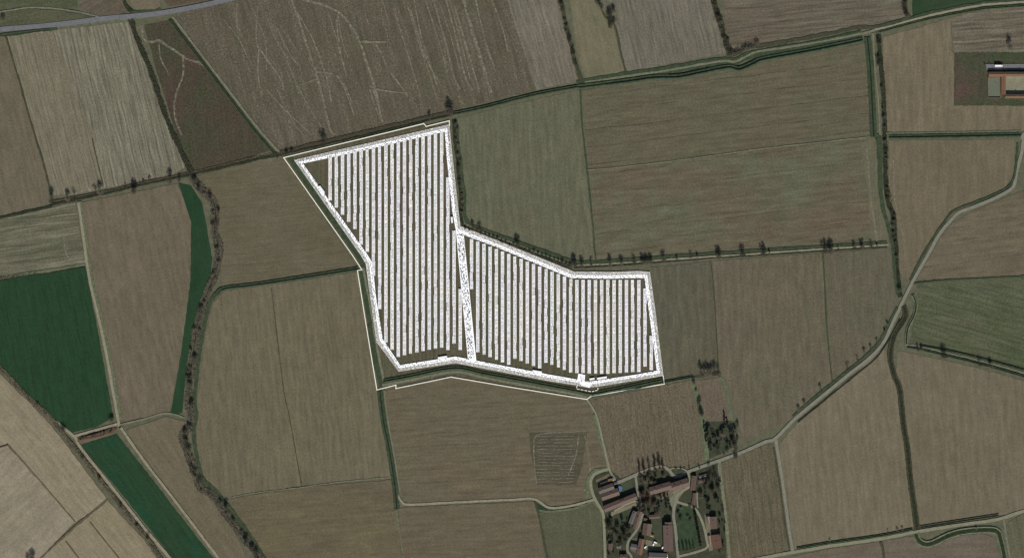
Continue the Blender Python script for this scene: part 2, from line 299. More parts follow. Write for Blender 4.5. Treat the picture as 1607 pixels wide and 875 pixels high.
# map angle: degrees counter-clockwise from east
V78 = 102   # rows that lean like the western strips
fields = [
 ('ploughed brown field at the western edge, south of the main road', [(-70, 60), (9, 57), (50, 195), (78, 300), (72, 320), (0, 341), (-70, 360)], so('soil_far_west', '6a6151', '625a49', '756957', 103, .3, 9, seed=1)),
 ('tan stubble field striped by drilling below the main road', [(11, 56), (95, 46), (205, 34), (215, 60), (240, 140), (262, 195), (292, 262), (270, 274), (200, 288), (110, 306), (84, 306), (50, 190)], so('stubble_tan', '736c5c', '666152', '837c6b', 103, .8, 5, .34, tram=.5, tper=13, seed=2)),
 ('yellowish strip of stubble along the western side of the tan field', [(12, 58), (82, 49), (150, 220), (160, 288), (110, 304), (86, 304), (50, 190)], so('stubble_yellow', '756d5a', '6f6756', '807766', 104, .55, 5, .3, tram=.4, tper=16, seed=3)),
 ('dark reddish rough fallow triangle west of the green lane', [(226, 40), (272, 30), (290, 55), (350, 135), (425, 236), (370, 253), (302, 270), (290, 245), (270, 190), (245, 110)], so('fallow_red', '4c4036', '434532', '523e37', 95, .25, 10, .55, patch=70, seed=61)),
 ('wide dark fallow field with pale wheel tracks, north of the solar park', [(275, 28), (302, 15), (350, 3), (400, -80), (795, -80), (794, -5), (815, 60), (840, 142), (700, 176), (510, 228), (446, 243), (400, 190), (300, 60)], so('fallow_dark', '5a5245', '54503f', '615248', 106, .4, 9, .42, weeds=.4, patch=70, seed=5)),
 ('light striped strip of stubble between the dark fallow and the bushy ditch', [(795, -80), (876, -80), (887, 40), (897, 85), (906, 128), (842, 141), (815, 60), (794, -5)], so('stubble_light', '6f675a', '676053', '7d7566', 107, .6, 6, .35, seed=6)),
 ('olive tan field between the bushy ditch and the curved stream', [(884, -80), (925, -80), (945, 18), (962, 40), (972, 85), (982, 116), (950, 122), (920, 128), (905, 80)], so('grass_tan', '716a55', '69654f', '78705a', 105, .25, 10, .25, seed=7)),
 ('grey brown striped field along the northern edge', [(935, -80), (1112, -80), (1126, 30), (1135, 60), (1140, 84), (1050, 100), (985, 115), (974, 80), (966, 40), (948, 14)], so('stubble_grey', '6d655a', '656052', '7a7164', 103, .6, 6, .32, tram=.25, tper=18, seed=8)),
 ('brown field with level rows at the northern edge', [(1126, -80), (1420, -80), (1425, 25), (1370, 40), (1276, 55), (1200, 68), (1150, 86), (1142, 60)], so('stubble_level', '695f50', '6b6556', '5b4f44', 6, .65, 6, .34, tram=.35, tper=9, seed=9)),
 ('dark green winter crop in the far north-eastern corner', [(1430, -80), (1690, -80), (1690, -8), (1607, 0), (1530, 13), (1432, 26)], so('crop_dark', '293f27', '364430', '273a26', 10, .3, 12, .2, seed=10)),
 ('pale olive meadow right of the upper solar block', [(716, 186), (800, 166), (908, 141), (914, 220), (922, 300), (934, 408), (902, 408), (870, 394), (810, 374), (726, 348), (722, 300), (712, 200)], so('meadow_olive', '67634f', '62634f', '5f5847', 92, .4, 10, .32, seed=11)),
 ('large olive brown field below the northern canal', [(914, 142), (1000, 128), (1064, 126), (1150, 113), (1200, 96), (1358, 68), (1364, 130), (1368, 216), (1250, 230), (1100, 248), (924, 268), (918, 200)], so('olive_brown_upper', '655c4a', '625e4b', '57503f', 7, .4, 8, .32, tram=.55, tper=27, seed=12)),
 ('large brown olive field above the tree-lined track', [(924, 268), (1100, 248), (1368, 216), (1383, 240), (1385, 310), (1396, 384), (1300, 388), (1100, 400), (936, 411), (930, 340)], so('olive_brown_lower', '675b4a', '646350', '5a4f40', 7, .45, 9, .32, tram=.4, tper=31, seed=13)),
 ('lighter headland at the eastern end of the large brown olive field', [(1352, 225), (1368, 216), (1383, 240), (1385, 310), (1396, 384), (1368, 386), (1362, 300)], so('headland_light', '69624f', '666350', '605846', 95, .3, 7, .3, seed=14)),
 ('brown field east of the north to south canal', [(1386, 58), (1440, 44), (1492, 28), (1493, 80), (1498, 84), (1498, 165), (1690, 165), (1690, 205), (1400, 208), (1390, 205), (1386, 100)], so('brown_east', '716553', '6c624f', '7b6f5c', 91, .4, 12, .25, seed=15)),
 ('strongly streaked ploughed field behind the walled farm', [(1492, 28), (1560, 12), (1690, -5), (1690, 83), (1498, 83)], so('ploughed_streaks', '7c7363', '6f6656', '3d372c', 3, .7, 5, .4, seed=16)),
 ('rough reddish green paddock around the walled farm', [(1497, 83), (1690, 81), (1690, 166), (1497, 166)], so('paddock_rough', '51453a', '38482f', '54483b', 90, .2, 15, .5, patch=45, seed=18)),
 ('brown field between the canal and the winding road', [(1396, 220), (1592, 219), (1590, 270), (1576, 298), (1524, 322), (1490, 344), (1470, 368), (1440, 425), (1428, 440), (1412, 430), (1408, 345), (1394, 300)], so('brown_road_north', '6e6351', '695f4c', '746855', 91, .3, 10, .26, seed=18)),
 ('brown field right of the winding road', [(1690, 296), (1600, 300), (1530, 330), (1492, 352), (1476, 372), (1440, 436), (1500, 440), (1690, 428)], so('brown_road_east', '6d6251', '675e4d', '5e5343', 7, .4, 10, .28, tram=.35, tper=34, seed=19)),
 ('olive green grass field below the winding road', [(1437, 444), (1530, 437), (1690, 430), (1690, 598), (1607, 586), (1530, 566), (1445, 544), (1428, 538), (1434, 505), (1442, 480)], so('grass_field', '55563f', '5d5c48', '46523a', 165, .6, 7, .42, patch=60, seed=20)),
 ('brown field in the south-east, right of the winding ditch', [(1408, 550), (1440, 556), (1530, 576), (1690, 620), (1690, 790), (1570, 808), (1500, 818), (1442, 828), (1432, 760), (1426, 700), (1418, 650), (1406, 585)], so('brown_south_east', '716654', '6b614e', '756b5b', 95, .35, 11, .24, seed=21)),
 ('brown field between the winding ditch and the lane', [(1386, 545), (1396, 560), (1400, 588), (1411, 615), (1420, 700), (1425, 756), (1434, 826), (1301, 852), (1247, 862), (1232, 760), (1222, 697), (1250, 664), (1335, 590)], so('brown_lane_east', '736856', '6d6351', '7b6f5d', 96, .35, 10, .24, seed=22)),
 ('rough brown olive field left of the side lane', [(1125, 728), (1200, 698), (1214, 697), (1226, 756), (1239, 862), (1205, 872), (1150, 960), (1142, 960), (1136, 800)], so('brown_rough', '5e5745', '58543f', '695d4e', 97, .6, 5, .42, seed=23)),
 ('brown field below the southern lane', [(1244, 872), (1301, 860), (1380, 849), (1388, 875), (1392, 960), (1230, 960)], so('brown_bottom', '6a5f50', '655b4c', '70655a', 5, .3, 11, .26, seed=24)),
 ('brown field enclosed by the bend of the dark canal', [(1385, 848), (1434, 840), (1446, 854), (1466, 856), (1500, 840), (1540, 836), (1560, 842), (1570, 880), (1575, 960), (1394, 960)], so('brown_bottom', '6a5f50', '655b4c')),
 ('olive field in the south-eastern corner', [(1582, 818), (1607, 804), (1690, 780), (1690, 960), (1595, 960)], so('olive_corner', '615d4a', '5a5744', '6b6552', 100, .35, 8, .3, seed=25)),
 ('brown green field right of the lower solar block, western part', [(1020, 420), (1118, 409), (1122, 500), (1127, 588), (1044, 600), (1036, 520)], so('east_solar_a', '605a4a', '5b5a49', '564e40', 93, .4, 10, .3, seed=26)),
 ('brown green field right of the lower solar block, middle part', [(1119, 409), (1291, 397), (1296, 500), (1306, 600), (1289, 618), (1246, 656), (1168, 692), (1150, 640), (1132, 595), (1124, 515)], so('east_solar_b', '665c4d', '615c4a', '6c5f51', 93, .4, 12, .3, seed=27)),
 ('brown green field against the winding road', [(1293, 397), (1394, 389), (1404, 420), (1410, 468), (1396, 508), (1384, 534), (1330, 585), (1308, 602), (1298, 500)], so('east_solar_c', '625b4b', '5d5b49', '66594c', 93, .35, 10, .3, seed=28)),
 ('mottled brown field between the solar park and the village', [(930, 627), (1000, 612), (1082, 596), (1092, 640), (1104, 722), (1060, 734), (1040, 730), (1003, 739), (975, 750), (958, 738), (950, 700), (940, 655)], so('mottled_brown', '645a4a', '5e5544', '6f6252', 97, .5, 4, .45, seed=29)),
 ('small brown plot above the wooded garden', [(1092, 596), (1130, 592), (1141, 625), (1148, 664), (1106, 664), (1098, 630)], so('small_plot', '685d4e', '62584a', '6e6152', 97, .3, 8, .35, seed=30)),
 ('brown field directly south of the solar park', [(604, 612), (640, 606), (710, 592), (800, 607), (920, 627), (932, 645), (946, 695), (954, 736), (934, 744), (926, 778), (895, 790), (863, 793), (840, 782), (700, 786), (640, 790), (628, 770), (612, 690)], so('south_solar', '695e4c', '665f4c', '5e5343', 3, .4, 7, .26, tram=.25, tper=19, seed=31)),
 ('scratched rectangular plot of pale level furrows', [(830, 678), (922, 676), (914, 730), (904, 760), (844, 760), (834, 720)], so('scratched_plot', '544e3f', '4f4a3b', '5d5646', 2, .4, 6, .3, patch=40, seed=32)),
 ('brown field west of the solar park, below the green ditch', [(352, 456), (430, 446), (562, 426), (572, 470), (590, 600), (598, 660), (614, 750), (470, 762), (362, 780), (335, 772), (318, 740), (304, 690), (312, 610), (322, 530), (334, 475)], so('west_solar', '6a624f', '665d4c', '726852', 96, .4, 9, .24, patch=120, seed=33)),
 ('brown field at the southern edge, below the thin path', [(362, 781), (470, 764), (614, 752), (624, 800), (632, 960), (440, 960), (400, 850), (380, 830)], so('south_edge_west', '655b49', '686049', '5c5240', 5, .35, 9, .26, seed=34)),
 ('brown field at the southern edge, below the pale track', [(626, 796), (702, 792), (840, 786), (850, 830), (862, 960), (636, 960)], so('south_edge_mid', '675c4b', '625846', '6b604d', 3, .35, 9, .26, seed=35)),
 ('olive meadow left of the village lane', [(846, 800), (866, 798), (900, 796), (928, 790), (940, 800), (946, 860), (946, 960), (866, 960)], so('meadow_village', '575643', '52523e', '605c48', 95, .2, 12, .3, seed=36)),
 ('brown field between the stream and the upper solar block', [(322, 290), (308, 277), (345, 264), (400, 251), (443, 245), (500, 328), (560, 418), (480, 430), (400, 443), (348, 450), (345, 400), (340, 340)], so('brown_stream_east', '635c4a', '605844', '6a614f', 5, .35, 6, .24, seed=37)),
 ('brown field between the white track and the green crescent', [(127, 318), (200, 303), (278, 288), (286, 305), (300, 348), (299, 440), (284, 556), (266, 646), (190, 662), (166, 540), (144, 438)], so('brown_track_east', '6b6050', '665c4b', '716554', 101, .35, 11, .24, seed=38)),
 ('straw and green striped field above the green crop', [(-70, 365), (0, 344), (72, 328), (118, 316), (128, 380), (136, 416), (60, 430), (-70, 450)], so('straw_striped', '5c5746', '4f5240', '7f7765', 8, .75, 4.5, .34, seed=39)),
 ('large dark green crop at the western edge', [(-70, 452), (0, 441), (134, 418), (150, 500), (178, 655), (150, 670), (113, 678), (85, 655), (38, 612), (-70, 510)], so('crop_west', '223d26', '253f28', '29422b', 101, .35, 9, .26, tram=.35, tper=21, patch=120, seed=40)),
 ('long dark green crop strip in the south-west', [(126, 698), (183, 680), (226, 735), (335, 876), (380, 960), (320, 960), (269, 873), (196, 780)], so('crop_strip', '20402b', '283f27', '2c442e', 125, .35, 9, .26, tram=.35, tper=17, patch=90, seed=41)),
 ('grey brown field between the south-western track and the stream', [(198, 674), (262, 653), (296, 662), (285, 690), (298, 740), (318, 772), (340, 790), (375, 846), (420, 960), (396, 960), (345, 874), (280, 786), (228, 718)], so('grey_stream_west', '6b6150', '665d49', '726754', 125, .3, 10, .24, seed=42)),
 ('bright green crescent of young crop beside the stream', [(280, 287), (300, 292), (318, 320), (325, 360), (333, 405), (330, 436), (318, 480), (304, 520), (294, 566), (286, 648), (268, 648), (284, 556), (299, 440), (300, 348), (286, 306)], so('crop_crescent', '1e3a24', '263f29', '33482f', 95, .2, 12, .22, seed=43)),
 ('pale tan field along the south-western hedge', [(-70, 520), (-2, 584), (70, 655), (110, 705), (169, 784), (117, 820), (12, 696), (-70, 716)], so('tan_south_west', '8c806a', '827762', '928670', 130, .35, 10, .24, seed=44)),
 ('pale greyish field in the south-western corner', [(-70, 718), (12, 698), (117, 818), (65, 873), (30, 960), (-70, 960)], so('tan_corner', '908472', '847967', '948873', 45, .25, 12, .24, patch=50, seed=45)),
 ('pale tan field below the cross path, eastern part', [(169, 785), (256, 878), (310, 960), (250, 960), (186, 874), (141, 818), (147, 803)], so('tan_south_a', '867a63', '80745c', '8d806a', 130, .3, 10, .22, seed=46)),
 ('pale tan field below the cross path, middle part', [(147, 803), (141, 818), (186, 874), (250, 960), (190, 960), (123, 874), (103, 848), (108, 836)], so('tan_south_b', '897d67', '837760', '91846d', 130, .3, 10, .22, seed=47)),
 ('pale tan field below the cross path, western part', [(108, 836), (103, 848), (123, 874), (190, 960), (30, 960), (66, 875)], so('tan_south_c', '8b7f6a', '847863', '928670', 130, .3, 10, .22, seed=48)),
 ('dull green meadow in the north-western corner', [(-70, -80), (117, -80), (122, 16), (88, 13), (45, 11), (-70, 18)], so('meadow_north_west', '4d503b', '575642', '44503a', 12, .4, 9, .35, seed=49)),
 ('olive grass between the dirt track and the main road', [(-70, 24), (45, 14), (88, 16), (126, 22), (152, 28), (100, 36), (-70, 50)], so('grass_road', '4b4f3a', '575542', '5f5a48', 8, .35, 7, .35, seed=50)),
 ('brown ploughed plot north of the main road', [(118, -80), (186, -80), (192, 0), (204, 18), (175, 27), (152, 27), (126, 19)], so('plough_swirl', '645a4c', '5a5042', '70665a', 30, .4, 5, .35, seed=51)),
 ('small tan plot touching the main road', [(203, -80), (249, -80), (251, 12), (235, 16), (212, 16), (204, 4)], so('tan_plot', '716756', '6b614f', '766c5a', 20, .2, 8, .25, seed=52)),
 ('brown red strip north of the main road bend', [(258, -80), (400, -80), (330, 0), (268, 10), (258, 2)], so('brown_red', '5b4c40', '54483a', '65564a', 10, .3, 6, .35, seed=53)),
 ('bare earth inside the solar park', [(447, 248), (560, 222), (667, 197), (704, 191), (722, 352), (805, 386), (900, 424), (1020, 426), (1041, 600), (925, 624), (712, 588), (640, 602), (596, 608), (580, 500), (568, 424), (556, 404)], so('solar_ground', '5a5443', '54543e', '5f5145', 90, .6, 7, .3, patch=40, seed=54)),
 ('dull green village ground of gardens and yards', [(930, 748), (958, 737), (975, 752), (1003, 741), (1040, 731), (1084, 738), (1128, 724), (1137, 800), (1143, 960), (948, 960), (944, 800), (930, 778)], mottle('village_ground', '2f3728', '4a4a38', .12)),
 ('shady grass of the wooded garden', [(1100, 662), (1150, 660), (1160, 696), (1130, 712), (1112, 720), (1106, 690)], mottle('garden_grass', '323c2b', '47493a', .15)),
]
for lab, pts, mt in fields:
    if 'solar park' in lab and 'inside' in lab: sheet('solar_ground', pts, mt, lab, .2)
    elif 'crop' in lab: sheet('field', pts, mt, lab, .5)
    elif 'village ground' in lab or 'garden' in lab: sheet('garden_ground', pts, mt, lab)
    else: sheet('field', pts, mt, lab)
# lawns and yards in the village and at the farm
for lab, pts, a, b in [
 ('bright green lawn in the village with tree shadows mottled into its colour', [(1062, 789), (1086, 797), (1090, 820), (1095, 858), (1068, 864), (1062, 830)], '2a3b28', '3f4c35'),  # greens darkened and mottled to carry the long tree shadows
 ('lawn behind the long brown roof', [(1020, 806), (1040, 806), (1041, 862), (1026, 842)], '39422f', '4a4c3b'),
 ('rough lawn below the long terracotta row', [(950, 803), (998, 786), (1005, 795), (996, 812), (985, 836), (955, 838)], '343f2b', '484a38'),
 ('pale dusty yard with parked vans', [(1014, 846), (1036, 852), (1040, 864), (1012, 862)], '6a6654', '74705c'),
 ('small lawn by the blue pool', [(974, 757), (990, 754), (996, 770), (978, 776)], '3d4733', '4a4e3b'),
 ('bare front plot by the bend of the lane', [(935, 752), (956, 742), (960, 757), (938, 764)], '605946', '6e614f'),
 ('gravel forecourt at the junction in the village', [(1046, 776), (1062, 766), (1078, 766), (1066, 780), (1062, 792), (1055, 800)], '6f6d5a', '7b7763'),
 ('pale dusty front yard along the long terracotta row', [(956, 804), (976, 796), (997, 788), (1000, 792), (978, 801), (960, 809)], '706a58', '7d7663'),
 ('pale front yard below the two terracotta houses', [(1030, 777), (1052, 769), (1058, 776), (1050, 782), (1036, 782)], '5d5848', '6c6655'),
 ('pale yard strip beside the eastern pair of houses', [(1106, 806), (1112, 806), (1116, 832), (1119, 862), (1113, 864), (1109, 838)], '6a6453', '787160'),
 ('reddish bare garden left of the narrow lane grove', [(1004, 768), (1022, 774), (1024, 792), (1008, 790)], '4a3c33', '54483b'),
 ('bare yard round the small southern sheds', [(988, 846), (1002, 842), (1002, 868), (990, 864)], '55503f', '625c4a'),
 ('dark green corner of grass beside the pale track', [(838, 786), (860, 800), (846, 803), (842, 800)], '23382a', '2e4231'),
]:
    sheet('lawn' if 'lawn' in lab or 'grass' in lab else 'yard', pts, mottle('ground_' + lab.split()[0] + '_' + lab.split()[1], a, b, .12), lab, .5)

# ------------------------------------------------------------------ ribbons: tracks, roads, banks, water
RZ = [0.78]
def ribbon(name, pts, width, mat, label=None, jit=.12, z=None, step=3.0, smooth=True, shift=0.0):
    if z is None: RZ[0] += .003; z = RZ[0]
    L = smooth_line(pts, step) if smooth else densify([Vector((p[0], p[1])) for p in pts], step, False)
    vs = []; fs = []; n = len(L); wl = wr = 1.0
    for i, p in enumerate(L):
        t = (L[min(i + 1, n - 1)] - L[max(i - 1, 0)]).normalized(); nr = Vector((-t.y, t.x))
        w_ = width[0] + (width[1] - width[0]) * i / (n - 1) if isinstance(width, tuple) else width
        wl = .6 * wl + .4 * rnd.uniform(1 - jit * 2, 1 + jit * 2); wr = .6 * wr + .4 * rnd.uniform(1 - jit * 2, 1 + jit * 2)
        a = p + nr * (shift - w_ / 2 * wl); b = p + nr * (shift + w_ / 2 * wr)
        vs += [P(a.x, a.y, z), P(b.x, b.y, z)]
        if i: k = 2 * i; fs.append((k - 2, k, k + 1, k - 1)[::-1])
    return tag(obj(name, mesh(name, vs, fs, mat)), label, kind='structure')
def channel(pts, width, label, bank=None, water=None, wfrac=.22, h=1.0, shift=0.0, name='canal_bank', wname='canal_water', step=3.0):
    """two raised grass banks with the water or dark ditch bed between them"""
    bank = bank or M['bank']; water = water or M['water']
    L = smooth_line(pts, step); n = len(L); vs = []; fs = []
    prof = [(-.5, .60), (-.30, .60 + h), (-.16, .60 + h), (-wfrac * .5, .62), (wfrac * .5, .62), (.16, .60 + h), (.30, .60 + h), (.5, .60)]
    if wfrac > .3: prof = [(-.5, .6), (-.42, .6 + h), (-.36, .6 + h), (-wfrac * .5, .62), (wfrac * .5, .62), (.36, .6 + h), (.42, .6 + h), (.5, .6)]
    for i, p in enumerate(L):
        t = (L[min(i + 1, n - 1)] - L[max(i - 1, 0)]).normalized(); nr = Vector((-t.y, t.x))
        for j, (o, zz) in enumerate(prof):
            q_ = p + nr * (shift + o * width * (1 + rnd.uniform(-.1, .1) * (j in (0, 7))) + rnd.uniform(-.15, .15)); vs.append(P(q_.x, q_.y, zz + rnd.uniform(-.12, .12) * (zz > .7)))
        if i:
            for j in range(7):
                a = (i - 1) * 8 + j; b = i * 8 + j; fs.append((a, a + 1, b + 1, b))
    o = tag(obj(name, mesh(name, vs, [f[::-1] for f in fs], bank)), label, kind='structure')
    ribbon(wname, pts, width * wfrac * 1.15, water, None, .05, .74, step, True, shift)
    return o

# canals and ditches
channel([(708, 179), (760, 168), (840, 148), (908, 135.5)], 7, 'grassy canal along the northern edge of the olive meadow')
channel([(908, 136), (983, 127), (1026, 121), (1064, 120), (1100, 113), (1142, 105), (1160, 108), (1182, 99), (1200, 92), (1276, 78), (1354, 62)], 10, 'winding green canal north of the large olive fields', wfrac=.26, h=1.3)
ribbon('grass_strip', [(905, 132), (983, 119), (1046, 110), (1127, 97), (1152, 97), (1182, 86), (1276, 70), (1352, 54)], 12, M['bank'], 'grass strip between canal and track')
ribbon('track', [(912, 131), (983, 120), (1046, 111), (1127, 97), (1152, 97), (1165, 92), (1182, 83.5), (1200, 79.5), (1276, 68), (1352, 53), (1373, 47)], 3.2, M['track_green'], 'pale grassy track beside the northern canal', .3)
ribbon('grass_strip', [(1373, 47), (1440, 29), (1480, 20), (1530, 11), (1560, 7), (1690, -2)], 12, M['bank'], 'grass verge of the north-eastern track')
ribbon('track', [(1373, 47), (1400, 41), (1440, 29.5), (1480, 20), (1530, 10.5), (1560, 6.5), (1690, -2)], 3.4, M['track'], 'pale track leading to the north-eastern corner', .2)
channel([(1380, 50), (1440, 34), (1480, 25), (1530, 16), (1560, 12), (1690, 4)], 5, 'narrow ditch along the north-eastern track', wfrac=.3)
ribbon('dark_ditch', [(1145, 88), (1180, 74), (1200, 71), (1276, 58), (1340, 45), (1372, 43)], 6, M['ditch_bank'], 'overgrown ditch above the northern canal', .3)
channel([(1361, 58), (1366, 112), (1371, 215)], 11, 'broad green canal running south from the track corner', wfrac=.12, h=.7)
ribbon('track', [(1370, 52), (1373, 110), (1378, 160), (1381, 212)], 2.6, M['track_green'], 'narrow track beside the broad green canal', .25)
ribbon('dark_ditch', [(1379, 55), (1382, 100), (1387, 160), (1389, 216), (1390, 270), (1393, 314), (1403, 342), (1404, 372), (1409, 440), (1413, 466)], 7, M['ditch'], 'dark overgrown ditch running south', .3)
ribbon('grass_strip', [(1374, 214), (1380, 225), (1383, 309), (1395, 362), (1401, 388), (1404, 430), (1408, 462)], (9, 4), M['bank'], 'green strip along the dark overgrown ditch', .2)
channel([(1395, 214.5), (1500, 213), (1602, 211)], 9, 'straight green canal running east to the road', wfrac=.25)
ribbon('grass_strip', [(1390, 209.5), (1500, 208), (1602, 206)], 3, M['bank_pale'], 'verge north of the straight green canal', .2)
channel([(1418, 480), (1421, 490), (1419, 500), (1403, 526), (1397, 559), (1403, 587), (1412, 612), (1417, 660), (1424, 706), (1429, 756), (1435, 797), (1439, 829)], 9.5, 'winding dark ditch through the south-eastern fields', M['ditch_bank'], M['ditch'], .42, .9)
channel([(1437, 836), (1441, 846), (1450, 852), (1463, 851), (1491, 838), (1517, 832), (1550, 830), (1565, 833), (1570, 845), (1577, 880), (1585, 960)], 11, 'wide bending dark canal in the south-east', M['bank_pale'], M['ditch'], .42, .8)
channel([(1424, 544), (1443, 547), (1484, 557), (1529, 568), (1607, 590), (1690, 618)], 5, 'ditch along the tree-lined path, southern side', wfrac=.25)
ribbon('track', [(1420, 541), (1443, 543), (1484, 553), (1529, 563.5), (1607, 585), (1690, 612)], 2.5, M['track_green'], 'narrow path below the olive grass field', .3)
channel([(1443, 541.5), (1484, 549), (1529, 559), (1607, 580), (1690, 606)], 3.5, 'ditch along the tree-lined path, northern side', wfrac=.3)
channel([(1432, 462), (1437, 474), (1435, 492), (1424, 516), (1422, 540)], 6, 'short ditch curving beside the olive grass field', M['bank_pale'], wfrac=.25)
channel([(340, 462), (352, 452), (400, 446), (480, 434), (562, 421)], 8, 'green ditch between the two fields west of the solar park', wfrac=.2)
ribbon('grass_strip', [(346, 454), (332, 470), (325, 492), (316, 535), (306, 620), (308, 650), (304, 680), (310, 720), (318, 750), (340, 772), (372, 812), (398, 848), (430, 900)], 6, M['bank'], 'green bank along the eastern side of the stream', .25)
channel([(596, 612), (602, 660), (611, 705), (619, 756), (623, 798)], 9, 'green ditch bank running south of the solar park', wfrac=.12, h=.8)
ribbon('grass_strip', [(448, 250), (500, 326), (556, 404), (566, 426)], 8, M['bank'], 'green strip inside the western boundary of the solar park', .15, shift=-7)
ribbon('grass_strip', [(568, 424), (578, 480), (588, 550), (600, 606)], 11, M['bank'], 'green strip beside the south-western boundary of the solar park', .15)
ribbon('track', [(570, 420), (581, 480), (592, 545), (602, 596)], 3.5, M['track_green'], 'faded track beside the south-western boundary', .2)
channel([(602, 597), (640, 590), (712, 576.5), (760, 585), (820, 596), (900, 611), (928, 616), (960, 611), (1041, 594)], 7.5, 'dark ditch along the southern side of the solar park', M['bank'], M['ditch'], .22, 1.2)
ribbon('track', [(600, 604), (640, 597), (712, 583.5), (760, 592), (820, 603.5), (900, 618), (922, 624)], 4, M['track_green'], 'grassy track south of the solar park', .2)
channel([(928, 622), (985, 611), (1041, 599), (1084, 591)], 5, 'narrow ditch running east to the bare tree clump', wfrac=.28)
ribbon('dark_ditch', [(1084, 591), (1100, 590), (1128, 587)], 3, M['ditch_bank'], 'ditch below the bare tree clump', .3)
ribbon('grass_strip', [(1085, 591), (1090, 611), (1098, 631), (1103, 659), (1107, 690), (1110, 724)], 6.5, M['bank_pale'], 'green hedge bank running down to the village', .25)
ribbon('grass_strip', [(1129, 591), (1138, 604), (1149, 658), (1158, 698)], 4, M['bank_pale'], 'green margin right of the small plot', .25)
ribbon('grass_strip', [(911, 141), (914, 200), (922, 270), (930, 350), (935, 412)], 2.6, M['bank'], 'thin green line between two olive fields', .4)
ribbon('path', [(922, 267), (1000, 259.5), (1100, 247), (1200, 233), (1310, 221), (1366, 215)], 1.8, M['track_green'], 'thin pale path between the two large olive fields', .4)
ribbon('grass_strip', [(715, 190), (722, 250), (728, 300), (732, 345), (760, 361), (812, 380), (862, 398), (900, 411)], 6, M['bank'], 'green verge along the eastern side of the solar park', .25)
ribbon('dark_ditch', [(712, 188), (717, 250), (722, 300), (727, 352), (760, 369), (810, 388), (862, 408), (898, 418)], 5, M['ditch'], 'dark ditch beside the north-eastern solar boundary', .3)
ribbon('path', [(728, 350), (760, 365), (812, 384), (862, 403), (900, 416)], 1.6, M['track'], 'thin pale path beside the north-eastern solar boundary', .4)
ribbon('grass_strip', [(898, 410), (935, 411), (1010, 405), (1100, 399), (1200, 392), (1300, 386), (1392, 380)], 4.5, M['bank'], 'green strip above the tree-lined track', .25)
ribbon('track', [(900, 416), (935, 415), (1010, 410), (1100, 403.5), (1200, 397), (1300, 390), (1394, 384)], 2.6, M['track'], 'pale tree-lined track below the large fields', .25)
ribbon('dark_ditch', [(900, 420), (935, 418.5), (1010, 413), (1100, 406), (1200, 399.5), (1300, 393), (1392, 387)], 2.4, M['ditch'], 'dark ditch below the tree-lined track', .4)
channel([(268, 30), (300, 72), (350, 137), (400, 202), (438, 246)], 5, 'narrow ditch beside the green lane', M['bank'], M['ditch'], .26, .8, shift=2)
ribbon('track', [(268, 28), (300, 70), (350, 135), (400, 200), (440, 245)], 3.5, M['track_green'], 'green lane running diagonally to the solar park', .25, shift=-3)
ribbon('dark_ditch', [(205, 28), (214, 58), (237, 112), (262, 188), (280, 228), (301, 272)], 8, M['ditch'], 'dark hedge ditch between stubble and fallow', .3)
ribbon('dark_ditch', [(9, 57), (28, 120), (50, 198), (70, 262), (80, 306)], 3, M['ditch_bank'], 'thin dark field boundary in the west', .4)
ribbon('dark_ditch', [(-70, 362), (0, 341.5), (73, 325), (86, 320), (121, 312), (176, 301), (226, 289), (277, 279), (302, 273), (345, 264), (400, 251), (440, 243)], 3.6, M['ditch'], 'dark ditch line below the stubble field', .4)
ribbon('dark_ditch', [(80, 316), (121, 308.5), (176, 297.5), (226, 285.5), (277, 275.5), (345, 260), (400, 246)], 1.8, M['soil_red'], 'reddish earth bank beside the dark ditch line', .4)
ribbon('dark_ditch', [(440, 243), (510, 227), (600, 206), (668, 190), (706, 181)], 2.4, M['ditch'], 'dark ditch along the northern solar boundary', .4)
ribbon('grass_strip', [(440, 239), (510, 222), (600, 201), (668, 185), (706, 176)], 5, mottle('scrubby_margin', '4a4436', '3c3a2e', .3), 'scrubby margin above the northern solar boundary', .3)
ribbon('dark_ditch', [(190, -60), (194, 0), (207, 20)], 6, M['ditch'], 'dark stream reaching the main road', .3)
ribbon('grass_strip', [(0, 56), (50, 50), (90, 45)], 5, M['bank'], 'green strip below the main road, western part', .25)
ribbon('grass_strip', [(90, 43), (150, 36), (190, 33), (240, 25), (300, 14), (345, 4), (400, -12)], 4, M['bank_pale'], 'dry verge below the main road', .3)
ribbon('grass_strip', [(205, 19), (240, 17), (252, 14)], 4, M['bank'], 'green strip between tan plot and main road', .25)
ribbon('dark_ditch', [(4, 57), (40, 52), (80, 47)], 1.6, M['ditch'], 'dark ditch edge below the main road', .3)
ribbon('dark_ditch', [(925, -60), (945, 18), (960, 34), (967, 48), (975, 85), (983, 116)], 3, M['ditch_bank'], 'thin curved stream between tan and grey fields', .35)
ribbon('grass_strip', [(877, -60), (881, 0), (890, 45), (900, 90), (908, 112), (916, 132)], 6, M['ditch_bank'], 'bushy green strip beside the light stubble', .3)
ribbon('dark_ditch', [(1115, -60), (1119, 0), (1129, 35), (1137, 62), (1143, 88)], 6, M['ditch_bank'], 'hedge bank between the two northern fields', .3)
ribbon('grass_strip', [(1418, -50), (1421, 10), (1426, 28)], 6, M['ditch_bank'], 'hedge bank beside the dark green crop', .3)
ribbon('grass_strip', [(1115, 412), (1119, 440), (1124, 515), (1128, 588)], 1.6, M['ditch_bank'], 'thin line between two eastern fields', .5)
ribbon('grass_strip', [(1291, 398), (1294, 440), (1298, 520), (1306, 600)], 2.0, M['bank'], 'thin green line reaching the winding road', .5)
ribbon('dark_ditch', [(1381, 850), (1386, 865), (1394, 960)], 4, M['ditch_bank'], 'diagonal ditch between the two southern fields', .3)
ribbon('dark_ditch', [(426, 453), (434, 520), (446, 616), (455, 658), (473, 760)], 1.3, M['ditch_bank'], 'thin dark line down the western field', .5)
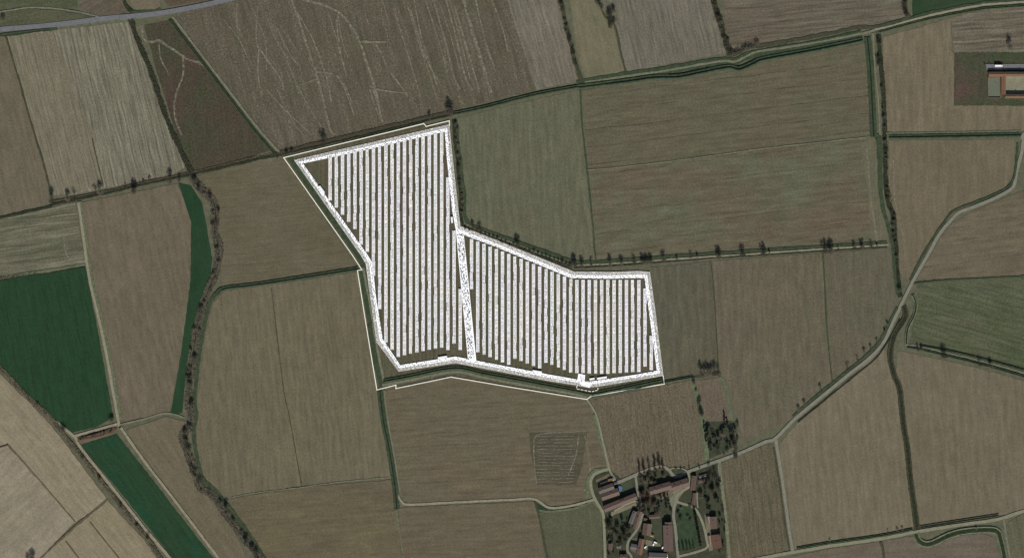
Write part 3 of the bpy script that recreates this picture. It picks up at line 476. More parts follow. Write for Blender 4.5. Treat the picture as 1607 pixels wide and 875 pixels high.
ribbon('path', [(362, 780), (400, 773), (473, 764), (540, 755), (610, 748)], 1.5, M['track_green'], 'thin pale path between two south-western fields', .5)
ribbon('path', [(622, 800), (628, 840), (638, 900)], 1.4, M['path_faint'], 'faint pale line south of the green ditch bank', .5)
ribbon('dark_ditch', [(12, 696), (50, 739), (118, 818)], 1.5, mottle('earth_ditch', '5a503e', '6c624e', .3), 'thin earth ditch between pale tan fields', .3)
ribbon('dark_ditch', [(168, 783), (118, 825), (65, 874), (0, 940)], 2.2, mottle('earth_ditch_b', '584e3c', '6a604c', .3), 'cross ditch between pale tan fields', .3)
ribbon('dark_ditch', [(141, 818), (186, 874), (250, 955)], 1.5, mottle('earth_ditch_c', '4e4534', '62583f', .3), 'thin dark ditch, right of the two southern ones', .3)
ribbon('dark_ditch', [(103, 848), (123, 874), (185, 955)], 1.5, mottle('earth_ditch_d', '4e4534', '62583f', .3), 'thin dark ditch, left of the two southern ones', .3)
ribbon('dark_ditch', [(-60, 716), (0, 701), (12, 696)], 2, M['soil_dark'], 'short dark ditch at the western edge', .3)
ribbon('dark_ditch', [(0, 440), (60, 430), (134, 419)], 2.2, M['ditch'], 'dark upper edge of the large green crop', .4)
ribbon('grass_strip', [(0, 436), (60, 427), (134, 415)], 4, M['bank_pale'], 'grass above the large green crop', .3)
ribbon('dark_ditch', [(145, 218), (152, 250), (162, 290)], 1.5, M['ditch_bank'], 'thin dark furrow inside the stubble field', .5)
ribbon('dark_ditch', [(1425, 450), (1445, 443), (1530, 437), (1690, 429)], 2.5, M['bank'], 'dark edge above the olive grass field', .5)
ribbon('grass_strip', [(928, 788), (900, 797), (864, 802), (846, 800)], 3, M['bank_pale'], 'verge below the pale track near the village', .3)
ribbon('grass_strip', [(922, 780), (922, 760), (926, 745), (936, 737), (954, 732), (944, 695), (932, 650)], 5, M['bank_pale'], 'green verge round the bend west of the village', .3)
ribbon('grass_strip', [(1128, 724), (1134, 770), (1140, 820), (1146, 900)], 5, M['track_green'], 'grassy margin along the eastern side of the village', .3)
ribbon('grass_strip', [(840, 786), (848, 820), (860, 880)], 3, M['ditch_bank'], 'thin margin left of the olive meadow', .4)

# tracks and roads
ribbon('grass_strip', [(125, 316), (133, 372), (143, 440), (165, 535), (188, 658)], 8, M['bank_pale'], 'grass beside the white track in the west', .2)
ribbon('track', [(123, 318), (131, 372), (141, 440), (163, 535), (186, 660), (191, 672), (226, 722), (277, 788), (342, 874), (400, 955)], 4, M['track'], 'pale track running down the west to the southern edge', .15)
ribbon('track', [(75, 652), (116, 684), (127, 702), (176, 764), (226, 827), (266, 874), (330, 955)], 4.5, M['track'], 'pale track along the south-western hedge', .15)
ribbon('track', [(116, 684), (151, 674), (188, 664)], 4, M['track'], 'short pale track above the earth heap', .15)
ribbon('track', [(188, 666), (226, 657), (262, 648), (290, 655)], 2.8, M['track_green'], 'short grassy track between the earth heap and the stream', .25)
ribbon('track', [(-60, 26), (0, 19), (45, 12.5), (88, 14), (126, 20), (156, 27)], 2.5, M['track_green'], 'curved dirt track north of the main road', .25)
ribbon('track', [(624, 776), (631, 787), (643, 791), (702, 788), (800, 783.5), (838, 782.5), (863, 796), (900, 792), (932, 783)], 3.6, M['track'], 'pale farm track from the green ditch to the village', .15)
ribbon('track', [(603, 612), (609, 660), (618, 710), (628, 770)], 2, M['track_green'], 'narrow worn track on the green ditch bank', .4)
ribbon('lane', [(951, 960), (949.6, 873), (947, 811), (943, 798), (933, 781), (927, 760), (929.5, 748), (938, 740.5), (957, 735.5)], 4.4, M['gravel_path'], 'gravel lane along the western side of the village', .06)
ribbon('track', [(962, 747), (956, 734), (948, 700), (937, 655), (930, 640), (921, 626)], 3, M['gravel_path'], 'gravel track from the village to the solar park gate', .15)
ribbon('road', [(1690, 150), (1612, 205), (1606, 222), (1603, 240), (1595, 271), (1591, 291), (1580, 301), (1554, 314), (1524, 326), (1504, 334), (1489, 349), (1473, 369), (1456, 400), (1433, 440), (1413, 480), (1400, 508), (1387, 536), (1367, 559), (1332, 587), (1289, 622), (1246, 658), (1217, 687), (1200, 693), (1167, 708), (1134, 720), (1084, 738), (1067, 746), (1057, 746), (1050, 737), (1040, 732), (1028, 733), (1005, 741), (985, 750), (968, 756), (962, 747)], 5.0, M['lane'], 'grey asphalt country road winding down into the village', .04)
ribbon('grass_strip', [(1597, 225), (1594, 262), (1585, 290), (1552, 309), (1502, 328), (1484, 345), (1452, 394), (1428, 440)], 3.4, M['bank'], 'dark green verge left of the winding road, upper part', .3)
ribbon('grass_strip', [(1408, 482), (1394, 508), (1381, 534), (1362, 555), (1328, 583), (1285, 618), (1244, 653)], 4, M['bank'], 'dark green verge left of the winding road, lower part', .3)
ribbon('grass_strip', [(1412, 500), (1400, 524), (1376, 560), (1340, 590), (1296, 626), (1252, 662)], 2, M['ditch'], 'dark ditch edge right of the winding road', .3)
ribbon('lane', [(1217, 688), (1219, 700), (1228, 756), (1238, 827), (1244, 866)], 4.6, M['lane'], 'side lane leading south from the junction', .06)
ribbon('grass_strip', [(1214, 702), (1223, 757), (1233, 828), (1239, 862)], 2.5, M['ditch_bank'], 'verge left of the side lane', .3)
ribbon('lane', [(1150, 885), (1200, 874), (1243, 866), (1301, 856), (1382, 844.5), (1441, 833), (1504, 823), (1567, 813.5), (1607, 801), (1690, 780)], 5.0, M['gravel_path'], 'pale gravel lane along the southern edge', .12)
channel([(1250, 859), (1301, 850.5), (1382, 839), (1432, 829)], 4.5, 'narrow ditch above the gravel lane, western part', M['bank'], M['ditch'], .3, .8)
channel([(1444, 826), (1504, 816.5), (1567, 807)], 4, 'narrow ditch above the gravel lane, eastern part', M['ditch_bank'], M['ditch'], .36, .8)
ribbon('path', [(1575, 814), (1580, 848), (1585, 876), (1596, 955)], 3, M['track_green'], 'narrow path beside the bending canal', .25)
ribbon('road', [(-90, 57), (0, 46.5), (50, 42.5), (100, 37.5), (150, 31), (186, 27.5), (215, 25), (251, 21), (302, 12), (347, 2), (400, -12), (480, -45)], 7.6, M['asphalt'], 'grey main road crossing the north-western corner', .02)
ribbon('lane', [(997, 745), (1001, 771), (1006, 791), (1009, 803), (1006, 816), (999, 831), (986, 849), (985, 864), (992, 876), (1005, 930)], 3.8, M['lane'], 'narrow lane between the houses', .08)
ribbon('lane', [(964, 801), (985, 790), (1000, 786), (1007, 796)], 3, M['gravel_path'], 'gravel drive in front of the long terracotta row', .12)
ribbon('lane', [(1079, 739), (1082, 752), (1081, 763), (1066, 773), (1061, 779), (1064, 787), (1089, 796), (1102, 818), (1109, 846), (1107, 860), (1066, 872)], 3.8, M['gravel_path'], 'gravel lane looping round the village lawn', .08)
ribbon('lane', [(1061, 778), (1057, 806), (1060, 831), (1064, 873), (1068, 930)], 4.4, M['lane'], 'lane past the long brown roof', .06)
ribbon('lane', [(1049, 736), (1058, 734), (1070, 734.5), (1079, 739)], 2, M['gravel_path'], 'thin gravel bypass above the road bend', .1)
ribbon('path', [(1094, 772), (1094, 786), (1095, 796)], 2.2, M['gravel_path'], 'narrow pale garden path by the brown shed', .1)
# road markings on the main road
L = smooth_line([(-90, 57), (0, 46.5), (50, 42.5), (100, 37.5), (150, 31), (186, 27.5), (215, 25), (251, 21), (302, 12), (347, 2), (400, -12), (480, -45)], 4.5)
mb = MB()
for i in range(1, len(L) - 1):
    t = (L[i + 1] - L[i - 1]).normalized(); nr = Vector((-t.y, t.x))
    for off, ln in ((0, .35 if i % 2 else 0), (3.3, .5), (-3.3, .5)):
        if ln:
            a = L[i] - t * 4.5 * ln; b = L[i] + t * 4.5 * ln
            q_ = [a + nr * (off - .05), b + nr * (off - .05), b + nr * (off + .05), a + nr * (off + .05)]
            mb.face([P(p.x, p.y, RZ[0] + .03) for p in q_][::-1])
tag(mb.build('road_marking', plain('worn_road_paint', '98968e', .8)), 'thin white lines painted on the main road', kind='structure')

WZ = [0.69]
def wz():
    WZ[0] += .0006; return WZ[0]
# wheel tracks worn into the dark fallow and elsewhere
for pts, wd in [
 ([(456, -5), (475, 50), (495.5, 113), (508, 161), (517, 200), (526, 212)], 2.4), ([(475, 0), (513, 10), (541, 28), (561, 58), (576, 100), (586, 131), (594, 165), (601, 193)], 2.6),
 ([(566, 65), (586, 67), (599, 85), (609, 108), (626, 131), (640, 150)], 1.6), ([(566, 66), (606, 66)], 2), ([(498, 113), (521, 116), (536, 128), (551, 166), (556, 181)], 1.6),
 ([(405, 73), (420, 95), (440, 123), (445, 141)], 1.8), ([(406, 78), (405, 118), (412, 150)], 1.4), ([(496, 124), (482, 130), (470, 134)], 1.4),
 ([(727, -3), (739, 43), (752, 83), (770, 146)], 3.4), ([(747, 0), (760, 60), (778, 112)], 1.4), ([(772, 0), (790, 50), (797, 82)], 1.4), ([(650, 0), (662, 60), (690, 145)], 1.4),
 ([(680, 0), (700, 70), (712, 120), (722, 140)], 1.6), ([(700, 0), (716, 60), (730, 120), (742, 142)], 1.8), ([(714, 10), (730, 70), (752, 140)], 1.6), ([(644, 15), (668, 90), (690, 130)], 1.4),
 ([(620, 20), (640, 85), (660, 150)], 1.2), ([(600, 0), (612, 40)], 1.2), ([(435, 45), (455, 85), (470, 104)], 1.3), ([(528, 30), (534, 80), (545, 120)], 1.4), ([(460, 10), (490, 60), (512, 120), (520, 160)], 1.4),
 ([(580, 135), (600, 142), (640, 146)], 1.6), ([(418, 140), (450, 175), (490, 212)], 1.2),
 ([(222, 40), (226, 62), (240, 66), (250, 64), (275, 80), (292, 92), (315, 100)], 2.4), ([(287, 90), (287, 118), (276, 150), (274, 180), (285, 212)], 2), ([(250, 66), (252, 90), (266, 118)], 1.4), ([(315, 98), (350, 140), (400, 205)], 1.8),
 ([(372, 5), (372, 40), (375, 62)], 1.0), ([(405, 10), (402, 50), (404, 75)], 1.0), ([(420, 30), (432, 60), (452, 92)], .9), ([(440, 40), (470, 85)], .8), ([(350, 30), (375, 62), (388, 90)], .9), ([(530, 20), (536, 60), (546, 90)], 1.1), ([(515, 20), (528, 60), (533, 85)], 1.0),
 ([(540, 130), (552, 160)], 1.0), ([(580, 140), (590, 170), (600, 190)], 1.4), ([(585, 140), (597, 175)], 1.4), ([(640, 10), (655, 60), (672, 110), (684, 150)], 1.2), ([(668, 0), (690, 70), (704, 120)], 1.2), ([(690, 5), (708, 60), (722, 110)], 1.2), ([(705, 0), (722, 60), (738, 125)], 1.2), ([(720, 30), (738, 90), (752, 145)], 1.1), ([(390, 0), (415, 60), (418, 110)], .9), ([(450, 95), (475, 150), (505, 200)], .9), ([(430, 130), (460, 190), (480, 215)], .9),
 ([(838, 685), (838, 720), (842, 758)], 1.2), ([(838, 688), (846, 681), (870, 678), (920, 676)], 1.2), ([(918, 682), (926, 740), (916, 772)], 1.3), 
 ([(908, 682), (904, 712), (892, 745)], 1.2), 
 ([(80, 50), (92, 100), (120, 190), (140, 280)], 1.3), ([(1360, 232), (1366, 300), (1376, 380)], 1.6), ([(1402, 250), (1404, 310), (1420, 380)], 1.2),
 ([(100, 370), (105, 400), (120, 408)], 1.6), 
]:
    ribbon('wheel_track', pts, wd * 1.5, M['path_faint'], None, .35, z=wz()) 

q_ = random.Random(77)
for i in range(15):
    y = 684 + i * 5.1; x = 842 + q_.uniform(-2, 3)
    while x < 900 - i * .3:
        l_ = q_.uniform(14, 40); x1 = min(x + l_, 905 - i * .3)
        ribbon('wheel_track', [(x, y + q_.uniform(-.6, .6)), ((x + x1) / 2, y + q_.uniform(-.8, .8)), (x1, y + q_.uniform(-.6, .6) - .5)], 1.15, M['path_faint'], None, .35, z=wz()); x = x1 + q_.uniform(2, 9)

# ------------------------------------------------------------------ earth heap and yard details in the west
mb = MB(); hp = [(121, 692), (124, 685), (150, 678), (178, 669), (184, 672), (180, 680), (150, 689), (126, 694)]
for sc, zz in ((1, .9), (.86, 1.5), (.55, 2.6)): pass
cx = sum(p[0] for p in hp) / 8; cy = sum(p[1] for p in hp) / 8
rings = []
for sc, zz in ((1, .95), (.82, 1.7), (.5, 2.5), (.2, 2.2)):
    rings.append([P(cx + (p[0] - cx) * sc + rnd.uniform(-.6, .6), cy + (p[1] - cy) * sc + rnd.uniform(-.5, .5), zz + rnd.uniform(-.25, .25) * (zz > 1)) for p in densify(hp, 3, True)])
n = len(rings[0])
vs = [v for r_ in rings for v in r_]; fs = []
for k in range(3):
    for i in range(n): fs.append((k * n + i, k * n + (i + 1) % n, (k + 1) * n + (i + 1) % n, (k + 1) * n + i))
fs.append(tuple(3 * n + i for i in range(n)))
heap = tag(obj('earth_heap', mesh('earth_heap', vs, fs, M['soil_red'])), 'long low heap of reddish earth above the green crop strip', 'earth heap')
mb = MB()
for k in range(90):
    t = rnd.random(); x = 126 + 50 * t + rnd.uniform(-2, 2); y = 688.5 - 14 * t + rnd.uniform(-2.5, 2.5); r_ = rnd.uniform(.5, 1.3)
    p = P(x, y, 1.6); mb.cone(p, (p[0] + rnd.uniform(-.4, .4), p[1] + rnd.uniform(-.4, .4), 2.2 + r_), r_, r_ * .2, 5)
cl = mb.build('clod', M['soil_dark'], heap); cl['kind'] = 'stuff'

# ------------------------------------------------------------------ solar park
pairs = [((461.6, 251.0), (475.4, 256.5)), ((580, 224.2), (580, 234)), ((705, 195.3), (698, 206.5)), ((710, 245), (701, 245)), ((719.3, 330), (709.7, 330)), ((722.3, 354.4), (716, 364)),
 ((780, 377), (778, 387)), ((900.6, 426), (896, 436)), ((960, 426.6), (955, 437)), ((1001.8, 425), (995, 436)), ((1019.7, 426.3), (1011.5, 436)), ((1028, 485), (1018, 485)), ((1040.8, 589), (1030.7, 581)),
 ((1005, 595), (1000, 587)), ((934.8, 606.5), (930, 597.5)), ((920, 607), (917.8, 598)), ((905, 604), (906.5, 595)), ((860, 597), (861, 587)), ((714.8, 569), (714.8, 559)), ((625.7, 582.3), (628, 572.3)),
 ((591, 536), (600.5, 531)), ((581, 465), (590, 465)), ((574.2, 414), (584.7, 412.7)), ((566, 400), (577, 400))]
FR = .5
def loop_strip(name, A, B, mat, z, label):
    n = len(A); vs = [P(*p, z) for p in A] + [P(*p, z) for p in B]
    fs = [(i, (i + 1) % n, n + (i + 1) % n, n + i) for i in range(n)]
    if sum(A[i][0] * A[(i + 1) % n][1] - A[(i + 1) % n][0] * A[i][1] for i in range(n)) > 0: fs = [f[::-1] for f in fs]
    # slab with a real edge
    vs2 = [(v[0], v[1], z - .5) for v in vs]
    m_ = len(vs); fs2 = list(fs)
    for i in range(n):
        j = (i + 1) % n
        fs2.append((i, j, m_ + j, m_ + i)); fs2.append((n + j, n + i, m_ + n + i, m_ + n + j))
    return tag(obj(name, mesh(name, vs + vs2, fs2, mat)), label, kind='structure')
outer = [p[0] for p in pairs]; inner = [p[1] for p in pairs]
mid = [(a[0] + (b[0] - a[0]) * FR, a[1] + (b[1] - a[1]) * FR) for a, b in pairs]
loop_strip('planting_strip', outer, mid, M['mulch'], 1.40, 'pale mulched strip of young shrubs round the solar park')
loop_strip('service_road', mid, inner, M['white_gravel'], 1.55, 'white gravel service road round the solar park')
cr = [(715.5, 361), (719, 400), (734.2, 562), (747.5, 566.5), (731, 400), (727.5, 366)]
vs = [P(*p, 1.60) for p in cr]
tag(obj('service_road', mesh('service_road', vs + [(v[0], v[1], .9) for v in vs], [tuple(range(6))] + [(i, (i + 1) % 6, 6 + (i + 1) % 6, 6 + i) for i in range(6)], M['white_gravel'])), 'white gravel road between the two solar blocks', kind='structure')
bay = [(907.6, 585.8), (918.2, 587.4), (917.4, 598), (931, 600.5), (925, 608), (912.5, 604.5), (906, 596)]
vs = [P(*p, 1.64) for p in bay]; nb = len(bay)
tag(obj('service_road', mesh('service_road', vs + [(v[0], v[1], .9) for v in vs], [tuple(range(nb))] + [(i, (i + 1) % nb, nb + (i + 1) % nb, nb + i) for i in range(nb)], M['white_gravel'])), 'white gravel turning bay at the southern gate of the solar park', kind='structure')

def spike(mb, x, y, z, r, h, n=4):
    p = P(x, y, z); a0 = rnd.uniform(0, 6)
    ring = [(p[0] + r * math.cos(a0 + 6.2832 * i / n), p[1] + r * math.sin(a0 + 6.2832 * i / n), z) for i in range(n)]
    top = (p[0] + rnd.uniform(-.1, .1), p[1] + rnd.uniform(-.1, .1), z + h)
    for i in range(n): mb.face((ring[i], ring[(i + 1) % n], top))
sap = MB(); st = MB(); n = len(pairs)
for i in range(n):
    a0, b0 = Vector(outer[i]), Vector(inner[i]); a1, b1 = Vector(outer[(i + 1) % n]), Vector(inner[(i + 1) % n])
    ln = (a1 - a0).length; k = max(1, int(ln / 2.1))
    for j in range(k):
        t = (j + .5) / k; A = a0.lerp(a1, t); B = b0.lerp(b1, t)
        for f in (.13, .30, .46):
            if rnd.random() < .9:
                p = A.lerp(B, f + rnd.uniform(-.02, .02)); spike(sap, p.x + rnd.uniform(-.2, .2), p.y + rnd.uniform(-.2, .2), 1.40, rnd.uniform(.72, .95), rnd.uniform(.4, .7))
        if rnd.random() < .85:
            p = A.lerp(B, rnd.uniform(.58, .95)); spike(st, p.x, p.y, 1.55, rnd.uniform(.7, .98), .3)
            if rnd.random() < .6: spike(st, p.x + rnd.uniform(-1, 1), p.y + rnd.uniform(-1, 1), 1.55, .65, .3)
for k in range(560):
    t = rnd.random(); y = 366 + t * 196; xl = 716 + (y - 361) * .0905; spike(st, xl + rnd.uniform(.8, 10.6), y, 1.60, rnd.uniform(.7, .98), .3)
for k in range(24): spike(st, rnd.uniform(909, 917), rnd.uniform(587, 600), 1.64, rnd.uniform(.55, .75), .3)
tag(sap.build('sapling', M['sapling']), 'small dark saplings in rows on the pale planting strip', 'saplings', kind='stuff')
tag(st.build('stone', M['stone']), 'dark stones scattered on the white gravel service roads', 'stones', kind='stuff')

# boundary: a low cream wall, and the dashed kerb at the gate
wl = [(705.4, 197), (705, 189.6), (669, 198.4), (665, 194), (600, 210), (445.3, 247.4), (500, 325), (553, 400), (568, 423), (561, 424), (575, 512), (591.5, 611.2), (621.3, 603.6), (621.3, 609), (708, 591), (800, 606.7), (920.7, 626), (928, 621), (1042.4, 602), (1040.6, 589.5)]
wall = empty('boundary_wall', P(445.3, 247.4, .3)); tag(wall, 'long low cream wall tracing the outline of the solar park', 'wall')
def wall_seg(name, a, b, wdt, hgt, mat, parent, z=.3, loc0=(0, 0, 0)):
    a = Vector(P(*a, z)) - Vector(loc0); b = Vector(P(*b, z)) - Vector(loc0); t = (b - a).normalized(); nr = Vector((-t.y, t.x, 0)) * wdt / 2
    mb = MB(); up = Vector((0, 0, hgt))
    q_ = [a - nr, b - nr, b + nr, a + nr]; mb.prism(q_, [p + up for p in q_]); return mb.build(name, mat, parent)
for a, b in zip(wl[:-1], wl[1:]):
    d = Vector((b[0] - a[0], b[1] - a[1])); u = d.normalized() * .6
    wall_seg('wall_panel', (a[0] + u.x, a[1] + u.y), (b[0] - u.x, b[1] - u.y), 1.25, 1.0, M['kerb'], wall, .3, wall.location)
mb = MB()
for a in wl:
    p = Vector(P(*a, 0)) - wall.location; mb.box(p.x - .75, p.x + .75, p.y - .75, p.y + .75, 0.0, 1.15)
pp = mb.build('wall_pier', M['kerb'], wall); pp['kind'] = 'stuff'
ks = empty('gate_kerb', P(920, 609, .9)); tag(ks, 'broken line of white kerb stones round the gate bay', 'kerb')
kp = [(906, 602.5), (904.6, 609.4), (928.5, 614), (938.5, 611.3), (938, 607)]
for a, b in zip(kp[:-1], kp[1:]):
    d = Vector((b[0] - a[0], b[1] - a[1])); L_ = d.length; k = max(1, round(L_ / 5.5))
    for j in range(k):
        s0 = (j + .1) / k; s1 = (j + .82) / k
        wall_seg('kerb_stone', (a[0] + d.x * s0, a[1] + d.y * s0), (a[0] + d.x * s1, a[1] + d.y * s1), 1.1, .9, M['kerb'], ks, 1.0, ks.location)

# panel tables (shared meshes): glass in three files of modules with dark cell strips, tilted slightly to the west or east
def table_mesh(ln, wd, mi, var):
    mb = MB(); r_ = random.Random(var * 31 + mi); z0 = 1.05; nmod = max(2, int(ln / 2.05)); gl = ln / nmod
    mb.box(-wd / 2, wd / 2, -ln / 2, ln / 2, z0 - .12, z0 - .06, 2)                       # backing frame
    cols = [(-wd / 2, -wd / 6 - .02), (-wd / 6 + .02, wd / 6 - .02), (wd / 6 + .02, wd / 2)]
    for k in range(nmod):
        y0 = -ln / 2 + k * gl + .05; y1 = y0 + gl - .1
        for (x0, x1) in cols: mb.box(x0, x1, y0, y1, z0 - .06, z0, 0)
    for xx in (-wd / 6, wd / 6):                                                            # dark junction strips
        y = -ln / 2 + .2
        while y < ln / 2 - .6:
            l_ = r_.uniform(.5, 2.6)
            if r_.random() < .62: mb.box(xx - .33, xx + .33, y, min(y + l_, ln / 2 - .1), z0, z0 + .03, 1)
            y += l_ + r_.uniform(.2, .7)
    return mesh('solar_panel', mb.v, mb.f, [M['panel'][mi], M['panel_mark'], M['steel']], mb.m)
TM = {}
def table(ln, wd, mi, var):
    key = (round(ln, 1), wd, mi, var)
    if key not in TM: TM[key] = table_mesh(*key)
    return TM[key]
def interp(pts, x):
    for (x0, y0), (x1, y1) in zip(pts[:-1], pts[1:]):
        if x0 <= x <= x1: return y0 + (y1 - y0) * (x - x0) / (x1 - x0)
Wb = [314.5, 325.8, 337, 348, 359.3, 384, 395, 432.7, 484.7, 537, 548.3, 559.6, 557, 554.6, 552.6, 550.3, 548.3, 546.6, 545, 548.8, 538.8, 548.8]
rows = []
for k, yb in enumerate(Wb):
    x = 518.2 + 9.72 * k; yt = 257 - (x - 470) * .2215
    if k == 19: yt = 278
    if k == 20: yt = 361.5
    if k == 21: yt = 452.8
    rows.append(('western', k, x, yt, yb))
rows.insert(21, ('western', 20.5, 721.6, 366, 404)) if False else None
Eb = [453.5, 552.2, 556, 560, 564, 568, 571.8, 562.4, 566, 570, 573.7, 577.5, 568.7, 572, 576, 580, 584, 585, 585, 585.8, 585.8, 586, 586, 585, 584.6, 584, 583.3, 583.3, 574.7, 580.3]
for k, yb in enumerate(Eb):
    x = 740 + 9.72 * k; yt = 367.5 + (x - 728) * .403 if x < 896 else 436.5
    yt += 2.2
    if k == 28: yt = 452
    if k == 29: yt = 526
    rows.append(('eastern', k, x, yt, yb))
for blk, k, x, yt, yb in rows:
    L_ = yb - yt; rt = empty('solar_row', P(x, yb, .8))
    place = '%s row of white solar panels from the west in the %s block' % (ordw(k), blk)
    tag(rt, place, 'solar panels', 'solar panel rows of the park')
    mi = rnd.randrange(6); nt_ = max(2, round(L_ / 12.2)); tl = L_ / nt_
    for j in range(nt_):
        nar = rnd.random() < .22
        o = obj('solar_panel', table(tl - .25, 4.5 if nar else 5.15, mi if rnd.random() < .8 else rnd.randrange(6), rnd.randrange(4)), rt, (rnd.choice((-.35, .35)) if nar else 0, (j + .5) * tl, 0))
    mb = MB(); mb.box(-.12, .12, 0, L_, .72, .92)
    mb.build('torque_tube', M['steel'], rt)
    mb = MB()
    for j in range(nt_ + 1): mb.box(-.1, .1, j * tl - (.1 if j else -.1), j * tl + (.1 if j < nt_ else -.1) + (.2 if not j else 0), -.1, .72)
    po = mb.build('posts', M['steel'], rt); po['kind'] = 'stuff'

# transformer cabins
def cabin(x, y, ln, wd, ang, label, h=1.5):
    c = empty('transformer_cabin', P(x, y, 1.0), R(ang)); tag(c, label, 'cabin', 'white transformer cabins of the solar park')
    mb = MB(); mb.box(-ln / 2, ln / 2, -wd / 2, wd / 2, -.4, h); mb.build('wall', M['wall_white'], c)
    mb = MB(); mb.box(-ln / 2 - .2, ln / 2 + .2, -wd / 2 - .2, wd / 2 + .2, h, h + .25); mb.build('roof', M['white_paint'], c)
    for s in (-1, 1):
        mb = MB(); mb.box(s * ln / 4 - .6, s * ln / 4 + .6, -wd / 2 - .06, -wd / 2, .1, 1.35); mb.build('door', M['steel'], c)
    mb = MB()
    for q_ in range(4): mb.box(-.8, .8, -wd / 2 - .05, -wd / 2, .3 + q_ * .25, .42 + q_ * .25)
    mb.build('vent', M['steel'], c)
cabin(694.5, 560.3, 14, 2.6, 9, 'long white cabin on the southern road below the western block')
cabin(843, 582.6, 14, 2.6, -9, 'long white cabin on the southern road below the eastern block')
cabin(929, 594.2, 7.5, 2.6, 9, 'short white cabin just right of the turning bay')
cabin(944.5, 592.6, 15, 2.8, 9, 'long white cabin right of the short one by the turning bay')
cabin(505, 297.5, 13, 2.8, -54, 'white cabin on the north-western diagonal road')
cabin(709.2, 345, 9, 2.4, -85, 'white cabin beside the eastern road of the western block')

# ------------------------------------------------------------------ trees
def bare_variant(h, r, seed, dense=1.0, col=None, shape='round', tw=None):
    """bare winter tree: trunk, thin limbs, and a crown of many fine twigs filling an uneven ellipsoid of clumps"""
    q_ = random.Random(seed); tr = MB(); cr_ = MB()
    tr.cone((0, 0, -.5), (0, 0, h * .5), .024 * h, .012 * h, 6)
    tips = []; nb = 8 if shape == 'round' else 18
    for i in range(nb):
        a = 6.2832 * i / nb + q_.uniform(-.4, .4); z0 = h * q_.uniform(.14, .45)
        if shape == 'round': tip = Vector((math.cos(a) * r * q_.uniform(.35, .85), math.sin(a) * r * q_.uniform(.35, .85), h * q_.uniform(.4, .88)))
        else: tip = Vector((math.cos(a) * r * q_.uniform(.05, .4), math.sin(a) * r * q_.uniform(.05, .4), h * (.2 + .65 * i / nb)))
        base = Vector((0, 0, z0 if shape == 'round' else max(.1 * h, tip.z - .2 * h))); tr.cone(base, tip, .05 + h * .003, .02, 3); tips.append((tip, r * (q_.uniform(.38, .62) if shape == 'round' else q_.uniform(.55, .75))))
    top = Vector((q_.uniform(-.5, .5), q_.uniform(-.5, .5), h * .9)); tr.cone((0, 0, h * .49), top, .012 * h, .03, 4); tips.append((top, r * .5))
    tw = tw or max(.09, .022 * r)
    for i in range(int(900 * dense)):
        t, rad = q_.choice(tips); d0 = Vector((q_.gauss(0, 1), q_.gauss(0, 1), q_.gauss(0, 1.1))).normalized()
        s = t + d0 * rad * q_.random() ** .5
        d = (d0 + Vector((q_.gauss(0, .6), q_.gauss(0, .6), q_.gauss(.4, .6)))).normalized(); l_ = q_.uniform(.25, .5) * r
        s.z = max(s.z, .2); e = s + d * l_; e.z = max(e.z, .1); sd = d.orthogonal().normalized() * q_.uniform(.6, 1.4) * tw
        cr_.face((s - sd, s + sd, e), q_.randrange(2))
    return mesh('trunk', tr.v, tr.f, M['bark']), mesh('crown', cr_.v, cr_.f, [col or M['twig'], M['twig_dark']], cr_.m)
def leafy_variant(h, r, seed, shape='round', m0='leaf', m1='leaf2', n=420):
    q_ = random.Random(seed); tr = MB(); cr_ = MB()
    tr.cone((0, 0, -.5), (0, 0, h * .6), .03 * h, .012 * h, 6)
    clumps = []
    for i in range(16):
        a = q_.uniform(0, 6.2832); z = q_.uniform(.25, .95); rr = (1 - ((z - .55) / .5) ** 2) ** .5 if shape == 'round' else (1 - z) * 1.1 + .08 if shape == 'cone' else .8 * (1 - z ** 4) + .1
        c = Vector((math.cos(a) * r * rr * q_.uniform(.3, .8), math.sin(a) * r * rr * q_.uniform(.3, .8), z * h)); clumps.append((c, r * q_.uniform(.25, .5), q_.randrange(2)))
        tr.cone((0, 0, z * h * .7), c, .09, .03, 3)
    for i in range(n):
        c, cr0, mm = q_.choice(clumps); d = Vector((q_.gauss(0, 1), q_.gauss(0, 1), q_.gauss(0, 1))).normalized()
        p = c + d * cr0 * q_.uniform(.4, 1); u = d.orthogonal().normalized(); v = d.cross(u); s = q_.uniform(.25, .55) * (1 if r > 2 else .6)
        u, v = u * s, v * s * q_.uniform(.5, 1); p = p + Vector((0, 0, 0)); z_ = max(p.z, .3); p.z = z_
        cr_.face((p - u - v, p + u - v * .6, p + u * .6 + v, p - u * .7 + v), mm if q_.random() < .8 else 1 - mm)
    return mesh('trunk', tr.v, tr.f, M['bark']), mesh('crown', cr_.v, cr_.f, [M[m0], M[m1]], cr_.m)
